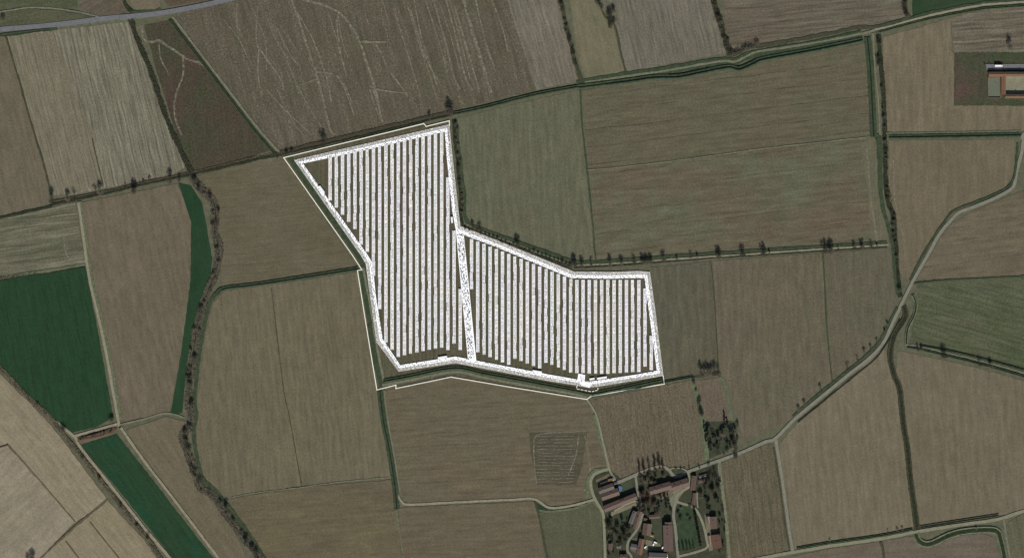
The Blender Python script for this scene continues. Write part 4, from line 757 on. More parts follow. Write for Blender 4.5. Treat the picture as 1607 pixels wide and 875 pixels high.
VAR = {
 'bare': [bare_variant(12.5, 4.8, s, 1.0) for s in (1, 2, 3, 4)], 'bare_dense': [bare_variant(13, 5.2, s, 1.3, M['twig_dark']) for s in (5, 6, 7)],
 'bare_red': [bare_variant(12, 4.2, s, 1.1, M['twig_red']) for s in (8, 9)], 'poplar': [bare_variant(16, 3.0, s, 1.5, M['twig_red'], 'tall', .1) for s in (10, 11, 12)],
 'bush': [bare_variant(4.2, 3.0, s, .45, M['scrub_grey']) for s in (13, 14, 15, 16)], 'bush_dark': [bare_variant(4.6, 3.0, s, .6, M['scrub_green']) for s in (17, 18, 19)],
 'leafy': [leafy_variant(9, 4.0, s) for s in (20, 21, 22)], 'conifer': [leafy_variant(14, 3.8, s, 'cone', 'needle', 'needle2', 620) for s in (23, 24)],
 'cypress': [leafy_variant(10, 2.8, s, 'column', 'needle', 'leaf', 380) for s in (25, 26)], 'shrub': [leafy_variant(3.2, 1.9, s, 'round', 'leaf', 'leaf2', 160) for s in (27, 28)],
}
NAMES = {'bare': ('bare_tree', 'tree'), 'bare_dense': ('bare_tree', 'tree'), 'bare_red': ('bare_tree', 'tree'), 'poplar': ('poplar_tree', 'tree'), 'bush': ('bush', 'bush'), 'bush_dark': ('bush', 'bush'),
         'leafy': ('evergreen_tree', 'tree'), 'conifer': ('conifer_tree', 'tree'), 'cypress': ('cypress_tree', 'tree'), 'shrub': ('shrub', 'shrub')}
def tree(kind, x, y, sc, label, group=None, z=.4):
    tm, cm = rnd.choice(VAR[kind]); nm, cat = NAMES[kind]
    o = empty(nm, P(x, y, z), rnd.uniform(0, 6.28)); o.scale = (sc, sc, sc * rnd.uniform(.92, 1.08)); tag(o, label, cat, group)
    for n_, mm in (('trunk', tm), ('crown', cm)): obj(n_, mm, o)
def tree_row(items, fmt, group, order='x'):
    items = sorted(items, key=(lambda t: t[1]) if order == 'x' else (lambda t: t[2]))
    for i, (kind, x, y, sc) in enumerate(items): tree(kind, x, y, sc, fmt % ordw(i), group)

tree_row([('bare', 83, 315, 1.0), ('bare', 107, 312.5, .85), ('bare', 117, 311, .95), ('bare', 150, 305, .9), ('bare', 158, 302, .95), ('bare_dense', 211, 300, 1.0), ('bare', 268, 284, 1.0), ('bare', 282, 282, .6), ('bare', 235, 284, .5), ('bare', 197, 293, .4), ('bare', 225, 287, .4)],
         '%s bare tree from the west on the ditch below the stubble field', 'bare trees on the western ditch')
tree_row([('bare_dense', 508, 222, 1.05), ('bare', 674, 185, .6), ('bare_dense', 706.5, 178, 1.2), ('bush_dark', 458, 238, 1), ('bush_dark', 450, 241, 1.1)], '%s dark bare tree from the west along the northern solar boundary', 'trees on the northern solar boundary')
tree_row([('bare', 742, 356, .6), ('bare', 753, 360, .7), ('bare_dense', 812, 384, .85), ('bare_dense', 901, 414, .9), ('bare', 913, 418, .8), ('bare', 928, 414, .6), ('bare', 957, 413.5, .75), ('bare', 975, 413, .7), ('bare', 995, 411.5, .75), ('bare_dense', 1008, 411, .7), ('bare_dense', 1014, 411, .75), ('bare_dense', 1021, 410.5, .75),
          ('bare', 1041, 408, .8), ('bare', 1062, 406, .4), ('bare', 1084, 402.5, .6), ('bare', 1094, 402.5, .4), ('bare_dense', 1128, 402, .85), ('bare_dense', 1165, 399, .85), ('bare_dense', 1198, 397, .9), ('bare', 1207, 397, .4), ('bare_dense', 1294, 393, .9), ('bare_dense', 1303, 393, 1.0), ('bare', 1315, 390, .4), ('bare', 1340, 389, .65), ('bare_dense', 1352, 387.5, .7), ('bare', 1367, 386.5, .65), ('bare', 1376, 386, .4)],
         '%s bare tree counted from the west along the tree-lined track', 'bare trees along the tree-lined track')
tree_row([('bare', 1440, 548, .5), ('bare', 1446, 548, .5), ('bare_dense', 1481, 558, .95), ('bare', 1537, 571, .7), ('bare', 1554, 575, .75)], '%s bare tree from the west on the path below the olive grass field', 'bare trees by the narrow path')
tree_row([('bare', 1330, 578, .7), ('bare', 1345, 563, .4), ('bare', 1356, 552, .45), ('bare', 1366, 546, .45), ('bare', 1376, 536, .4), ('bare', 1287, 609, .5), ('bare', 1262, 634, .5), ('bare', 1253, 642, .5), ('bare', 1388, 520, .4), ('bare', 1392, 508, .4)], '%s small bare roadside tree from the west on the winding road', 'small trees on the winding road verge')
tree_row([('bare', 1100 + i * 5.3, 586 - i * .5, .85 if i % 2 else .95) for i in range(6)], '%s bare tree from the west in the close clump above the small plot', 'bare tree clump')
tree('bare', 1584, 75, .95, 'lone bare tree on the streaked field behind the walled farm')
tree('bare_dense', 52, 876, .9, 'lone bare tree at the southern edge of the pale corner field')
tree('bush_dark', 44, 876, 1.2, 'dark bush left of the lone tree on the pale corner field')
tree('bush_dark', 5, 30, 1.2, 'dark bush at the western edge above the main road')
tree_row([('bare', 1532, 829, .3), ('bare', 1393, 834, .35), ('bare', 1408, 831, .35), ('bare', 1416, 830, .35), ('bare', 1302, 848, .3)], '%s tiny bare tree from the west above the gravel lane', 'tiny trees above the gravel lane')
tree_row([('bush_dark', x, y, s) for x, y, s in [(880, 8, 1.3), (882, 16, 1.2), (886, 33, 1.0), (888, 42, 1.1), (893, 58, 1.4), (894, 64, 1.3), (899, 80, 1.3), (900, 86, 1.1), (903, 99, 1.2), (888, 50, .9)]], '%s dark bush from the north in the strip beside the light stubble', 'bushes in the green strip', 'y')
tree_row([('bush_dark', 958 + rnd.uniform(-4, 6), 14 + i * 3.6, rnd.uniform(.9, 1.5)) for i in range(9)] + [('bush', 935 + i * 3, 2 + i * 4, 1.1) for i in range(4)], '%s bush from the north on the thin curved stream', 'bushes on the curved stream', 'y')
tree_row([('bush_dark' if i % 3 else 'bush', 1118 + i * 1.4 + rnd.uniform(-3, 3), -4 + i * 4.6, rnd.uniform(1.0, 1.6)) for i in range(20)] + [('bare_dense', 1128, 28, .7), ('bare_dense', 1131, 34, .6)], '%s bush from the north in the hedge between the two northern fields', 'northern hedge bushes', 'y')
tree_row([('bush_dark', 1420 + rnd.uniform(-3, 3), 1 + i * 4, 1.2) for i in range(7)], '%s bush from the north beside the dark green corner crop', 'corner crop hedge', 'y')
tree_row([('bush_dark', 1377 + (1388 - 1377) * t + rnd.uniform(-2, 2), 60 + 155 * t, rnd.uniform(.7, 1.2)) for t in (.02, .06, .2, .24, .27, .5, .72, .8, .9)] + [('bare_dense', 1377, 98, .7)], '%s dark bush from the north along the straight upper part of the dark ditch', 'dark ditch bushes, upper part', 'y')
tree_row([('bush_dark', interp([(218, 1389), (270, 1390), (314, 1393), (342, 1403), (372, 1403), (466, 1412)], y) + rnd.uniform(-2.5, 2.5), y, rnd.uniform(.7, 1.25)) for y in (222, 236, 243, 249, 296, 303, 312, 330, 338, 347, 355, 366, 372, 380, 402, 430, 455)], '%s dark bush from the north along the lower part of the dark ditch', 'dark ditch bushes, lower part', 'y')
tree_row([('bush', 1148 + t * 40, 86 - t * 16 + rnd.uniform(-1.5, 1.5), rnd.uniform(.9, 1.4)) for t in (0, .1, .18, .3, .42, .5, .6, .7, .8, .93, 1)], '%s bush from the west on the overgrown ditch above the northern canal', 'bushes above the northern canal')
tree_row([('bush_dark', interp([(590, 1086), (631, 1097), (659, 1102), (722, 1110)], y) + rnd.uniform(-1, 1), y, s) for y, s in [(594, .9), (600, 1.0), (612, .7), (628, 1.2), (632, 1.0), (646, 1.4), (650, 1.2), (640, .8)]], '%s dark bush from the north on the hedge bank running to the village', 'hedge bank bushes', 'y')
tree_row([('bush' if i % 2 else 'bush_dark', 714 + i * .6 + rnd.uniform(-1.5, 2.5), 190 + i * 7.2 + rnd.uniform(-3, 3), rnd.uniform(.6, 1.2)) for i in range(22) if i % 3], '%s bush from the north on the ditch beside the western solar block', 'bushes east of the western solar block', 'y')
tree_row([('bush_dark', 730 + t * 165, 357 + t * 60 + rnd.uniform(-2, 2), rnd.uniform(.5, 1.0)) for t in [i / 26 for i in range(27)]], '%s low bush from the west along the diagonal solar boundary', 'bushes on the diagonal boundary')

# scrub: dense low twigs no one could count
def scrub(pts, width, dens, label, mats, hmin=.8, hmax=2.6, seed=1, ntri=9):
    q_ = random.Random(seed); L_ = smooth_line(pts, 2.0); mb = MB(); n = len(L_)
    for i, p in enumerate(L_):
        t = (L_[min(i + 1, n - 1)] - L_[max(i - 1, 0)]).normalized(); nr = Vector((-t.y, t.x))
        wv = width * (.75 + .5 * abs(math.sin(i * .13 + seed)))
        gap = math.sin(i * .31 + seed * 2) + math.sin(i * .117 + 1)
        for k in range(int(2.0 * wv * dens * (1.2 if gap > -.8 else .45) + q_.random())):
            o = q_.uniform(-.5, .5) * wv; s = p + nr * o + t * q_.uniform(-1, 1); c = Vector(P(s.x, s.y, .8)); h = q_.uniform(hmin, hmax); mm = q_.randrange(len(mats))
            for j in range(ntri):
                d = Vector((q_.gauss(0, .7), q_.gauss(0, .7), q_.uniform(.3, 1))).normalized(); e = c + d * h * q_.uniform(.6, 1.2); b = c + Vector((q_.uniform(-.5, .5), q_.uniform(-.5, .5), q_.uniform(0, h * .3)))
                sd = d.orthogonal().normalized() * q_.uniform(.1, .24); mb.face((b - sd, b + sd, e), mm)
    return tag(mb.build('scrub', [M[x] for x in mats]), label, 'scrub', kind='stuff')
S1 = [(299, 276), (314, 295), (332, 313), (338, 328), (337, 361), (344, 391), (338, 436), (329, 440), (317, 483), (309, 515), (302, 566), (297, 603), (298, 641), (299, 665), (287, 688), (302, 728), (314, 763), (334, 776), (352, 801), (377, 836), (400, 864), (425, 905)]
S1 = [(299, 276), (314, 295), (332, 313), (338, 328), (337, 361), (344, 391), (339, 425), (327, 455), (317, 483), (309, 515), (302, 566), (297, 603), (298, 641), (299, 665), (287, 688), (302, 728), (314, 763), (334, 776), (352, 801), (377, 836), (400, 864), (425, 905)]
ribbon('stream_bed', S1, 11, mottle('stream_bed_soil', '423f33', '605a4a', .2), 'dark winding stream bed full of scrub', .25)
ribbon('stream_water', S1, 1.3, M['water'], 'thin dark water of the winding stream', .3)
scrub(S1, 12, .5, 'grey and olive scrub filling the winding stream bed', ['scrub_grey', 'twig', 'scrub_green', 'scrub_grey'], .7, 2.2, 3)
q_ = random.Random(5); L1 = smooth_line(S1, 1.0)
its = []
for i in range(56):
    p = L1[min(len(L1) - 1, int((i + q_.uniform(-2.5, 2.5)) / 56 * (len(L1) - 1)) % len(L1))]; its.append((q_.choice(('bush', 'bush', 'bush_dark', 'bush')), p.x + q_.uniform(-5, 5), p.y + q_.uniform(-2, 2), q_.uniform(.8, 1.5)))
for kind, x, y, sc in its: tree(kind, x, y, sc, 'bare scrub bush among many along the winding stream', 'scrub bushes along the winding stream')
tree_row([('bare_red', 330, 308, .75), ('bare_dense', 312, 296, .6), ('bare_red', 343, 332, .7), ('bare_dense', 355, 796, .7), ('bare_dense', 386, 850, .8), ('bare', 404, 872, .8)], '%s taller bare tree from the north standing in the winding stream scrub', 'taller trees on the stream', 'y')
H7 = [(-40, 540), (0, 576), (38, 616), (83, 658), (106, 688), (151, 743), (191, 793), (226, 836), (251, 873), (300, 940)]
ribbon('hedge_bank', [(p[0] - 1, p[1] + 1) for p in H7], 8, mottle('hedge_bank_soil', '4b4637', '6a624f', .2), 'bank of the south-western hedge', .25)
scrub(H7, 6, .42, 'brown and olive scrub hedge along the south-western track', ['twig_dark', 'scrub_grey', 'scrub_green'], .7, 2.2, 9)
tree_row([('bush_dark', 100, 675, 1.5), ('bush_dark', 190, 792, 1.1), ('bush_dark', 232, 842, 1.2), ('bush_dark', 156, 750, 1.0), ('bush_dark', 176, 658, 1.3), ('bush', 60, 636, 1), ('bush_dark', 215, 824, 1), ('bush', 130, 716, 1.1)], '%s dark bush from the west on the south-western hedge', 'bushes of the south-western hedge')
scrub([(206, 32), (214, 58), (237, 112), (262, 188), (280, 228), (301, 272)], 7.5, .5, 'dark scrub in the hedge ditch between stubble and fallow', ['twig_dark', 'scrub_green'], .8, 2.4, 11)
scrub([(302, 272), (345, 262), (400, 247), (440, 241)], 3.5, .45, 'dark scrub along the ditch north of the brown field', ['twig_dark', 'scrub_green', 'twig_red'], .6, 1.6, 12)
scrub([(84, 316), (121, 309), (176, 298), (226, 286), (300, 271)], 2.5, .35, 'low brown scrub along the western tree ditch', ['twig_dark', 'twig_red'], .5, 1.3, 13)
scrub([(190, -40), (194, 0), (207, 20)], 4, .4, 'dark scrub along the stream reaching the main road', ['twig_dark', 'scrub_green'], .8, 2, 14)
scrub([(442, 238), (510, 221), (600, 200), (668, 184), (704, 176)], 3.5, .3, 'low scrub above the northern solar boundary', ['twig_dark', 'twig_red', 'scrub_grey'], .5, 1.4, 15)
scrub([(1419, 498), (1403, 526), (1397, 559), (1403, 587), (1412, 612), (1418, 660), (1425, 706), (1431, 756), (1437, 797), (1439, 826)], 3.5, .35, 'dark scrub along the winding south-eastern ditch', ['twig_dark', 'scrub_green', 'twig_red'], .6, 1.7, 16)
scrub([(1379, 55), (1384, 110), (1388, 216), (1391, 280), (1403, 342), (1404, 372), (1410, 440)], 5, .3, 'dark scrub along the overgrown ditch running south', ['twig_dark', 'scrub_green'], .6, 1.8, 17)
scrub([(0, 437), (30, 433), (55, 429)], 4, .4, 'dark scrub at the western corner of the green crop', ['scrub_green', 'twig_dark'], .8, 2.2, 18)
scrub([(714, 190), (719, 250), (724, 300), (730, 352), (760, 367), (812, 387), (862, 406), (898, 417), (960, 417), (1020, 412)], 4, .28, 'dark scrub along the eastern solar boundary ditch', ['twig_dark', 'scrub_green', 'scrub_grey'], .5, 1.5, 19)

# ------------------------------------------------------------------ village and farm buildings
def house(x, y, ln, wd, ang, h, roofN, roofS, label, wallm='wall_cream', chim=1, name='house', cat='house', pitch=.27, win=True, flat=False):
    """gabled house, ridge along local x; roofN / roofS are the tile colours of the two slopes (local +y / -y), most pairs painted shaded / sunlit"""
    c = empty(name, P(x, y, .5), R(ang)); tag(c, label, cat)
    rz = h + wd / 2 * pitch; ov = .5
    mb = MB(); X, Y = ln / 2, wd / 2
    mb.box(-X, X, -Y, Y, -.6, h - .02)
    if not flat:
        for s in (-1, 1):
            tri = [(s * X, -Y, h - .02), (s * X, Y, h - .02), (s * X, 0, rz - .05)]; tri2 = [(s * (X - .3), p[1], p[2]) for p in tri]
            mb.prism(tri if s > 0 else tri2, tri2 if s > 0 else tri)
    mb.build('wall', M[wallm], c)
    if flat:
        mb = MB(); mb.box(-X - .3, X + .3, -Y - .3, Y + .3, h, h + .3); mb.build('roof', M[roofN], c)
    else:
        for s, mt in ((1, roofN), (-1, roofS)):  # most pairs paint the shaded slope darker and the sunlit one lighter
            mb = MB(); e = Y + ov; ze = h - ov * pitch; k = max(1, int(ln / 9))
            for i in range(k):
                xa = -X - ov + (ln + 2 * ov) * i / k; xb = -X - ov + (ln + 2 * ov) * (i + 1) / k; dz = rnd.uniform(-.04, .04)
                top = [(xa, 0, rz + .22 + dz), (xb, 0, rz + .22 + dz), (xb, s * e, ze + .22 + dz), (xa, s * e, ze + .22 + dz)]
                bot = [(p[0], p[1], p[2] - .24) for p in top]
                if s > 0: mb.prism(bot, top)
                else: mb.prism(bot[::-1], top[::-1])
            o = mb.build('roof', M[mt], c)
            if roofN != roofS: o['label'] = 'north slope of the roof' if s > 0 else 'south slope of the roof, painted lighter as if sunlit'
            if s > 0:
                for q_ in range(chim):
                    cx_ = rnd.uniform(-X * .7, X * .7); m2 = MB(); m2.box(cx_ - .45, cx_ + .45, .6, 1.4, rz - .5, rz + 1.3); m2.box(cx_ - .6, cx_ + .6, .45, 1.55, rz + 1.3, rz + 1.5); m2.build('chimney', M['wall_brick'], o)
        mb = MB(); mb.cone((-X - ov, 0, rz + .22), (X + ov, 0, rz + .22), .2, .2, 6); mb.build('ridge_cap', M['roof_red'], c)
    if win:
        k = max(2, int(ln / 5))
        for i in range(k):
            xx = -X + ln * (i + .5) / k
            for s in (-1, 1):
                for zz in ([1.0, 3.9] if h > 5 else [1.0]):
                    if i == k // 2 and zz == 1.0 and s < 0:
                        m2 = MB(); m2.box(xx - .55, xx + .55, -Y - .06, -Y + .02, -.1, 2.1); m2.build('door', M['wood'], c)
                    else:
                        m2 = MB(); m2.box(xx - .5, xx + .5, s * Y - .05, s * Y + .05, zz, zz + 1.3); m2.build('window', M['glass'], c)
    return c
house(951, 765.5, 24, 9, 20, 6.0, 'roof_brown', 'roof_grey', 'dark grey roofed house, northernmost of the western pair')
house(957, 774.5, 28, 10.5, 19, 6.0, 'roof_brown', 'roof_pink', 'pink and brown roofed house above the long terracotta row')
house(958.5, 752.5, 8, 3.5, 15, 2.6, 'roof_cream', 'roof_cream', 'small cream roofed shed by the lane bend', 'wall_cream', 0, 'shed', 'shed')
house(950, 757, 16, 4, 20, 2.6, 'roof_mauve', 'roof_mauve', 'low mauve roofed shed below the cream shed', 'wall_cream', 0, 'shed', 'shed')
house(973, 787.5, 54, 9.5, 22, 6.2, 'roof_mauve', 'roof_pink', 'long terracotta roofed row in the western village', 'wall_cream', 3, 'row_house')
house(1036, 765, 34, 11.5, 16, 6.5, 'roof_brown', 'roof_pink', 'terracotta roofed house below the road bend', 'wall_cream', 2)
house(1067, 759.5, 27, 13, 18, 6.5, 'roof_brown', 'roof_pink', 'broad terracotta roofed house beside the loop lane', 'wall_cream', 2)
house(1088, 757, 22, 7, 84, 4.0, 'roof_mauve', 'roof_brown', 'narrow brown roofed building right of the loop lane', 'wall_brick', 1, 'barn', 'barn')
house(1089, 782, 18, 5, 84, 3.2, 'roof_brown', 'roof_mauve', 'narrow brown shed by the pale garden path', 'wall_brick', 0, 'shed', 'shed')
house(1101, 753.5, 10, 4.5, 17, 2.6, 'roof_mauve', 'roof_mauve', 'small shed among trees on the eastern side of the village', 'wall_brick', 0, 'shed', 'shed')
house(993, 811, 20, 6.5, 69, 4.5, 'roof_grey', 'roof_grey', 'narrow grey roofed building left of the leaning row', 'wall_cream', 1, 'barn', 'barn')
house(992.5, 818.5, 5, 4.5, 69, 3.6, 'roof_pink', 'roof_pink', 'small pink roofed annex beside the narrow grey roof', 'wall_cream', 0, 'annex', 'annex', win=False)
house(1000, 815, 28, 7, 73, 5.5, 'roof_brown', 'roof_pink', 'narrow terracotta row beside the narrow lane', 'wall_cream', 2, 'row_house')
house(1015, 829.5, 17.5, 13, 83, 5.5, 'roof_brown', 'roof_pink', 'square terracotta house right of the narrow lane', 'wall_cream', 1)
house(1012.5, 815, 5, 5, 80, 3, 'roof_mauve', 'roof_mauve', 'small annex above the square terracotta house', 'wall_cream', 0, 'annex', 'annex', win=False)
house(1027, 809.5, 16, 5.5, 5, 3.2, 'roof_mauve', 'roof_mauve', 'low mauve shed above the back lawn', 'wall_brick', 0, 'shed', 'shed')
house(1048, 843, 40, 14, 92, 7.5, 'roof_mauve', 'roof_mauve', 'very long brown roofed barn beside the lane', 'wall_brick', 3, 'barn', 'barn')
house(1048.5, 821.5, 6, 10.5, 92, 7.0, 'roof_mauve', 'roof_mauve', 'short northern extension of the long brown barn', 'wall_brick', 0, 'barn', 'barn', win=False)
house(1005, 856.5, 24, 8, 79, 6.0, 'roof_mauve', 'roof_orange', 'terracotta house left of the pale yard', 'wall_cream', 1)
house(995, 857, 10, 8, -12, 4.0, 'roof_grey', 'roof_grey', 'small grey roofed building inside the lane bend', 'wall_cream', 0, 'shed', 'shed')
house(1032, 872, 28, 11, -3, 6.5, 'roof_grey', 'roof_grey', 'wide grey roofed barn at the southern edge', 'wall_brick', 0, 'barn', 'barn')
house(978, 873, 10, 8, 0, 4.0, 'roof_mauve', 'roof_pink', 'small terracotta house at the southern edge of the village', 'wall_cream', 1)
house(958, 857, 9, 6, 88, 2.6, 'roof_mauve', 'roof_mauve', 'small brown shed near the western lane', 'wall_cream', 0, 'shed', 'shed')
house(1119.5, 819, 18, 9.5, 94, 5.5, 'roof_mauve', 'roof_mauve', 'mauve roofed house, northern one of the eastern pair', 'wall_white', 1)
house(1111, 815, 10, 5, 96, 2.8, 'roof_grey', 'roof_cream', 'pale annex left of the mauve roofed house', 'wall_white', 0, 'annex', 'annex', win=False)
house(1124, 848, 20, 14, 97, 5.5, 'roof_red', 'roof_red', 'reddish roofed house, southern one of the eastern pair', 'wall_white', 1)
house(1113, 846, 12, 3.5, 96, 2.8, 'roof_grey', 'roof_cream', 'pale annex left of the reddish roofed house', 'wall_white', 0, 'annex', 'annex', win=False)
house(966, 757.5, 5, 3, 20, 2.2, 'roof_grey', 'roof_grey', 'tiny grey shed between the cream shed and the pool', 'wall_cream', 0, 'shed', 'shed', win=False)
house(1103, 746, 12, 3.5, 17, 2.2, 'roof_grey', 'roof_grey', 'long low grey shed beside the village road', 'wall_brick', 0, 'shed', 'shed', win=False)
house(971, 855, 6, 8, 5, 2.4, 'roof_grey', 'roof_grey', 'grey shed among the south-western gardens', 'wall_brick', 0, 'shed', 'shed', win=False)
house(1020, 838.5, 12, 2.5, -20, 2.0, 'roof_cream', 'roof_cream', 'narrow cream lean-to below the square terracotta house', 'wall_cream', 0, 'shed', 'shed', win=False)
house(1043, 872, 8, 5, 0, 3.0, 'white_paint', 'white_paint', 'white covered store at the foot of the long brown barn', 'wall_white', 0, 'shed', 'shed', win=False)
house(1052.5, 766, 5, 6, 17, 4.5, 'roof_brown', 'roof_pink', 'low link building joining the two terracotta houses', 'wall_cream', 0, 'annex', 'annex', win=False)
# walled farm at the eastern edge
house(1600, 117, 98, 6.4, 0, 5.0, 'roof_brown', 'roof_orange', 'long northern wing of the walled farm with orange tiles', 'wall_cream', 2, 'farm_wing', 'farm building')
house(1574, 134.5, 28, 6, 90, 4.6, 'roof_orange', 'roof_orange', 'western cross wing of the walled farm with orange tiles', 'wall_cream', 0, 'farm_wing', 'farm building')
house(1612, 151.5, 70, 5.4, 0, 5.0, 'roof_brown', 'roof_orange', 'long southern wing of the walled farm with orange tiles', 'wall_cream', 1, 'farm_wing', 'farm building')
sheet('yard', [(1547, 101), (1690, 100), (1690, 109), (1548, 110)], M['concrete'], 'grey concrete yard behind the walled farm', .1, z=1.1)
sheet('yard', [(1577, 119), (1690, 119), (1690, 149), (1577, 149)], M['gravel_path'], 'gravel courtyard of the walled farm', .1, z=1.1)
sheet('yard', [(1550.5, 122), (1569, 121.5), (1569.5, 153), (1551, 153.5)], mottle('paddock_grey', '5f6654', '6d715f', .4), 'grey green walled garden of the farm', .1, z=1.1)
wg = empty('garden_wall', P(1560, 137, .5)); tag(wg, 'wall round the grey green garden of the farm', 'wall')
for a, b in (((1550, 121), (1550, 154)), ((1550.6, 154), (1569.4, 154)), ((1570, 121), (1570, 154)), ((1550.6, 121), (1569.4, 121))): wall_seg('wall_panel', a, b, .6, 2.2, M['wall_brick'], wg, .5, wg.location)
tree_row([('shrub', 1545, 101, .8), ('shrub', 1552, 100, .6), ('shrub', 1567, 100, .5), ('shrub', 1575, 100, .5), ('shrub', 1590, 99, .5)], '%s dark shrub from the west behind the concrete yard of the farm', 'shrubs behind the concrete yard')

# vehicles
def wheel_part(parent, x, y, r=.45):
    mb = MB(); mb.cone((x, y - .14, r), (x, y + .14, r), r, r, 12); wl_ = mb.build('wheel', M['rubber'], parent)
    mb = MB(); mb.cone((x, y - .16, r), (x, y + .16, r), r * .5, r * .5, 8); mb.build('rim', M['steel'], wl_)
def truck(x, y, ang, label):
    c = empty('truck', P(x, y, 1.1), R(ang)); tag(c, label, 'truck')
    mb = MB(); mb.box(-6.5, 3.8, -1.25, 1.25, 1.1, 3.7); mb.build('cargo_box', M['white_paint'], c)
    mb = MB(); mb.box(-6.5, 6.0, -1.0, 1.0, .7, 1.08); mb.build('chassis', M['rubber'], c)
    mb = MB(); mb.prism([(4.1, -1.2, 1.1), (6.4, -1.2, 1.1), (6.4, 1.2, 1.1), (4.1, 1.2, 1.1)], [(4.1, -1.15, 3.1), (5.9, -1.15, 3.1), (5.9, 1.15, 3.1), (4.1, 1.15, 3.1)]); cb = mb.build('cab', M['wall_white'], c)
    mb = MB(); mb.face([(6.35, -1.0, 2.0), (6.35, 1.0, 2.0), (6.02, 1.0, 2.95), (6.02, -1.0, 2.95)]); mb.build('windscreen', M['glass'], cb)
    for xx in (-5, -3.6, 5.2):
        for s in (-1.05, 1.05): wheel_part(c, xx, s, .5)
truck(1567, 103.8, 0, 'white box truck parked on the concrete yard of the farm')
def van(x, y, ang, label):
    c = empty('parked_van', P(x, y, .75), R(ang)); tag(c, label, 'van')
    mb = MB(); pr = [(-2.5, .4), (2.5, .4), (2.5, 1.1), (1.7, 1.25), (1.0, 2.1), (-2.4, 2.2)]
    mb.prism([(p[0], .95, p[1]) for p in pr], [(p[0], -.95, p[1]) for p in pr]); b = mb.build('body', M['white_paint'], c)
    mb = MB(); mb.face([(1.72, -.8, 1.27), (1.72, .8, 1.27), (1.06, .8, 2.06), (1.06, -.8, 2.06)]); mb.build('windscreen', M['glass'], b)
    for xx in (-1.6, 1.6):
        for s in (-.88, .88): wheel_part(c, xx, s, .35)
van(1028.5, 850.3, -25, 'white van parked along the upper edge of the pale yard')
van(1025.5, 853, 70, 'white van parked crossways left of the other one in the pale yard')
van(1040, 858, 60, 'white van parked against the long brown barn')
van(1013, 857.5, 40, 'white van parked beside the terracotta house left of the pale yard')
# pool
pl = empty('swimming_pool', P(973, 766, .9)); tag(pl, 'round blue garden pool beside the small lawn', 'pool')
mb = MB(); n = 20
for i in range(n):
    a, b = 6.2832 * i / n, 6.2832 * (i + 1) / n
    f = lambda r_, t, z: (r_ * math.cos(t), r_ * 1.3 * math.sin(t), z)
    mb.prism([f(3.6, a, 0), f(3.6, b, 0), f(3.2, b, 0), f(3.2, a, 0)], [f(3.6, a, .9), f(3.6, b, .9), f(3.2, b, .9), f(3.2, a, .9)])
mb.build('rim', M['blue_paint'], pl)
mb = MB(); mb.face([(3.25 * math.cos(6.2832 * i / n), 3.25 * 1.3 * math.sin(6.2832 * i / n), .7) for i in range(n)]); mb.build('pool_water', M['pool_water'], pl)

# village trees
tree_row([('poplar', 1004, 742, 1.0), ('poplar', 1011, 741, 1.05), ('poplar', 1019, 738, 1.1), ('poplar', 1028, 735, 1.1), ('poplar', 1035, 734, 1.1), ('poplar', 1040, 734, .8)], '%s tall reddish poplar from the west in the row above the road bend', 'poplar row above the road bend')
tree_row([('cypress', 1089.5 + i * .72, 802 + i * 4.0, rnd.uniform(.85, 1.1)) for i in range(14)], '%s dark cypress from the north in the hedge row on the village lawn', 'cypress hedge row on the lawn', 'y')
tree_row([('poplar', 1066, 862, .7), ('poplar', 1072, 861, .75), ('poplar', 1078, 860, .75), ('poplar', 1083, 859, .7), ('poplar', 1088, 858, .6)], '%s slender bare tree from the west at the southern end of the lawn', 'slender trees at the lawn end')
tree_row([('conifer', 1037, 785, .95), ('conifer', 1044, 782, 1.0), ('conifer', 1049, 788, .85), ('conifer', 1034, 793, .7), ('conifer', 1046, 794, .8), ('conifer', 1041, 776, .6)], '%s dark conifer from the west in the grove below the terracotta houses', 'conifer grove in the village')
tree_row([('conifer', 1106, 676, .9), ('conifer', 1110, 680, .8), ('conifer', 1138, 665, 1.0), ('conifer', 1142, 669, .8), ('conifer', 1108, 690, .8), ('conifer', 1112, 700, .7)], '%s dark conifer from the west in the wooded garden', 'conifers in the wooded garden')
q_ = random.Random(21)
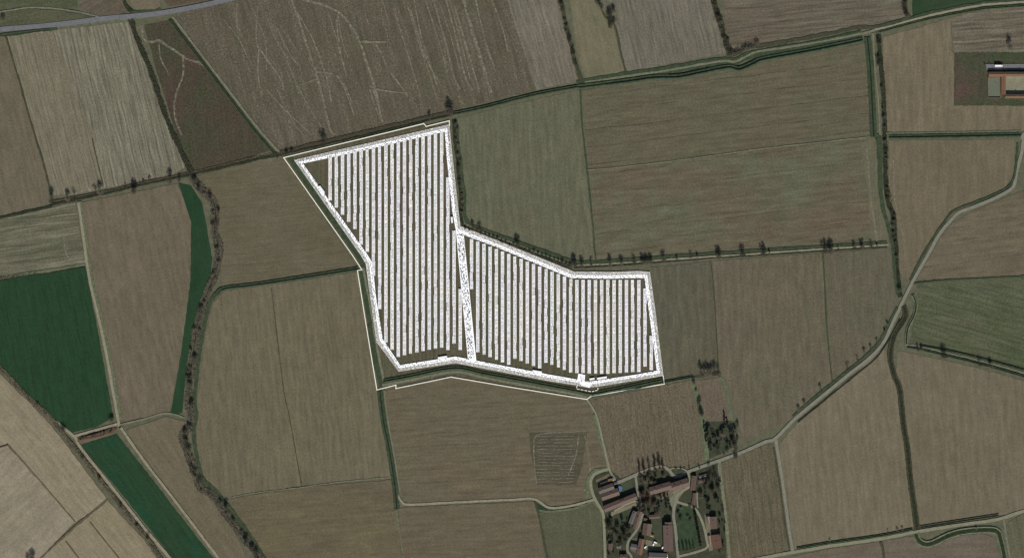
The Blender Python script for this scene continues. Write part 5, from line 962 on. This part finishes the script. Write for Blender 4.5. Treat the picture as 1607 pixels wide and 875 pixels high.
def scatter(n_, x0, x1, y0, y1, kinds, smin, smax, fmt, group):
    tree_row([(q_.choice(kinds), q_.uniform(x0, x1), q_.uniform(y0, y1), q_.uniform(smin, smax)) for i in range(n_)], fmt, group)
scatter(34, 1108, 1154, 668, 710, ['bush_dark', 'bare', 'shrub', 'leafy', 'leafy'], .55, .9, '%s low tree or bush from the west in the wooded garden', 'low trees in the wooded garden')
scatter(8, 1150, 1158, 664, 704, ['bare_red', 'bare'], .4, .55, '%s small bare tree from the west on the garden eastern edge', 'bare trees on the garden edge')
scatter(26, 1002, 1034, 768, 804, ['bare_red', 'bare_dense', 'bare', 'leafy'], .5, .8, '%s bare tree from the west behind the narrow lane', 'bare trees behind the narrow lane')
scatter(14, 1004, 1044, 744, 757, ['bare', 'leafy', 'bare_red'], .45, .65, '%s shrub from the west between the road bend and the house', 'shrubs inside the road bend')
scatter(34, 953, 988, 812, 850, ['leafy', 'bare', 'bare_dense', 'leafy'], .45, .8, '%s garden tree from the west in the overgrown western gardens', 'trees in the western gardens')
scatter(8, 955, 982, 848, 870, ['leafy', 'shrub', 'bush_dark'], .4, .7, '%s low garden tree from the west at the south-western village edge', 'south-western village trees')
scatter(28, 1098, 1130, 740, 800, ['leafy', 'bare', 'bare_dense', 'leafy'], .5, .85, '%s tree from the west in the eastern village garden', 'trees in the eastern garden')
scatter(20, 1126, 1137, 796, 866, ['bare', 'leafy', 'leafy'], .35, .55, '%s small tree from the west behind the eastern pair of houses', 'trees behind the eastern houses')
scatter(6, 1064, 1086, 790, 830, ['bush_dark', 'bush'], .8, 1.2, '%s bush from the west on the village lawn', 'bushes on the village lawn')
scatter(7, 1055, 1112, 727, 736, ['bush', 'shrub', 'bush_dark'], .6, 1.0, '%s low bush from the west on the field edge above the village road', 'bushes above the village road')
scatter(5, 1110, 1160, 706, 716, ['bush_dark', 'bush'], .7, 1.1, '%s bush from the west along the road below the wooded garden', 'bushes below the wooded garden')
tree('leafy', 1053, 800, .7, 'dark rounded evergreen at the head of the lane past the long barn')
tree('leafy', 976, 814, .8, 'dark rounded evergreen on the rough lawn below the terracotta row')
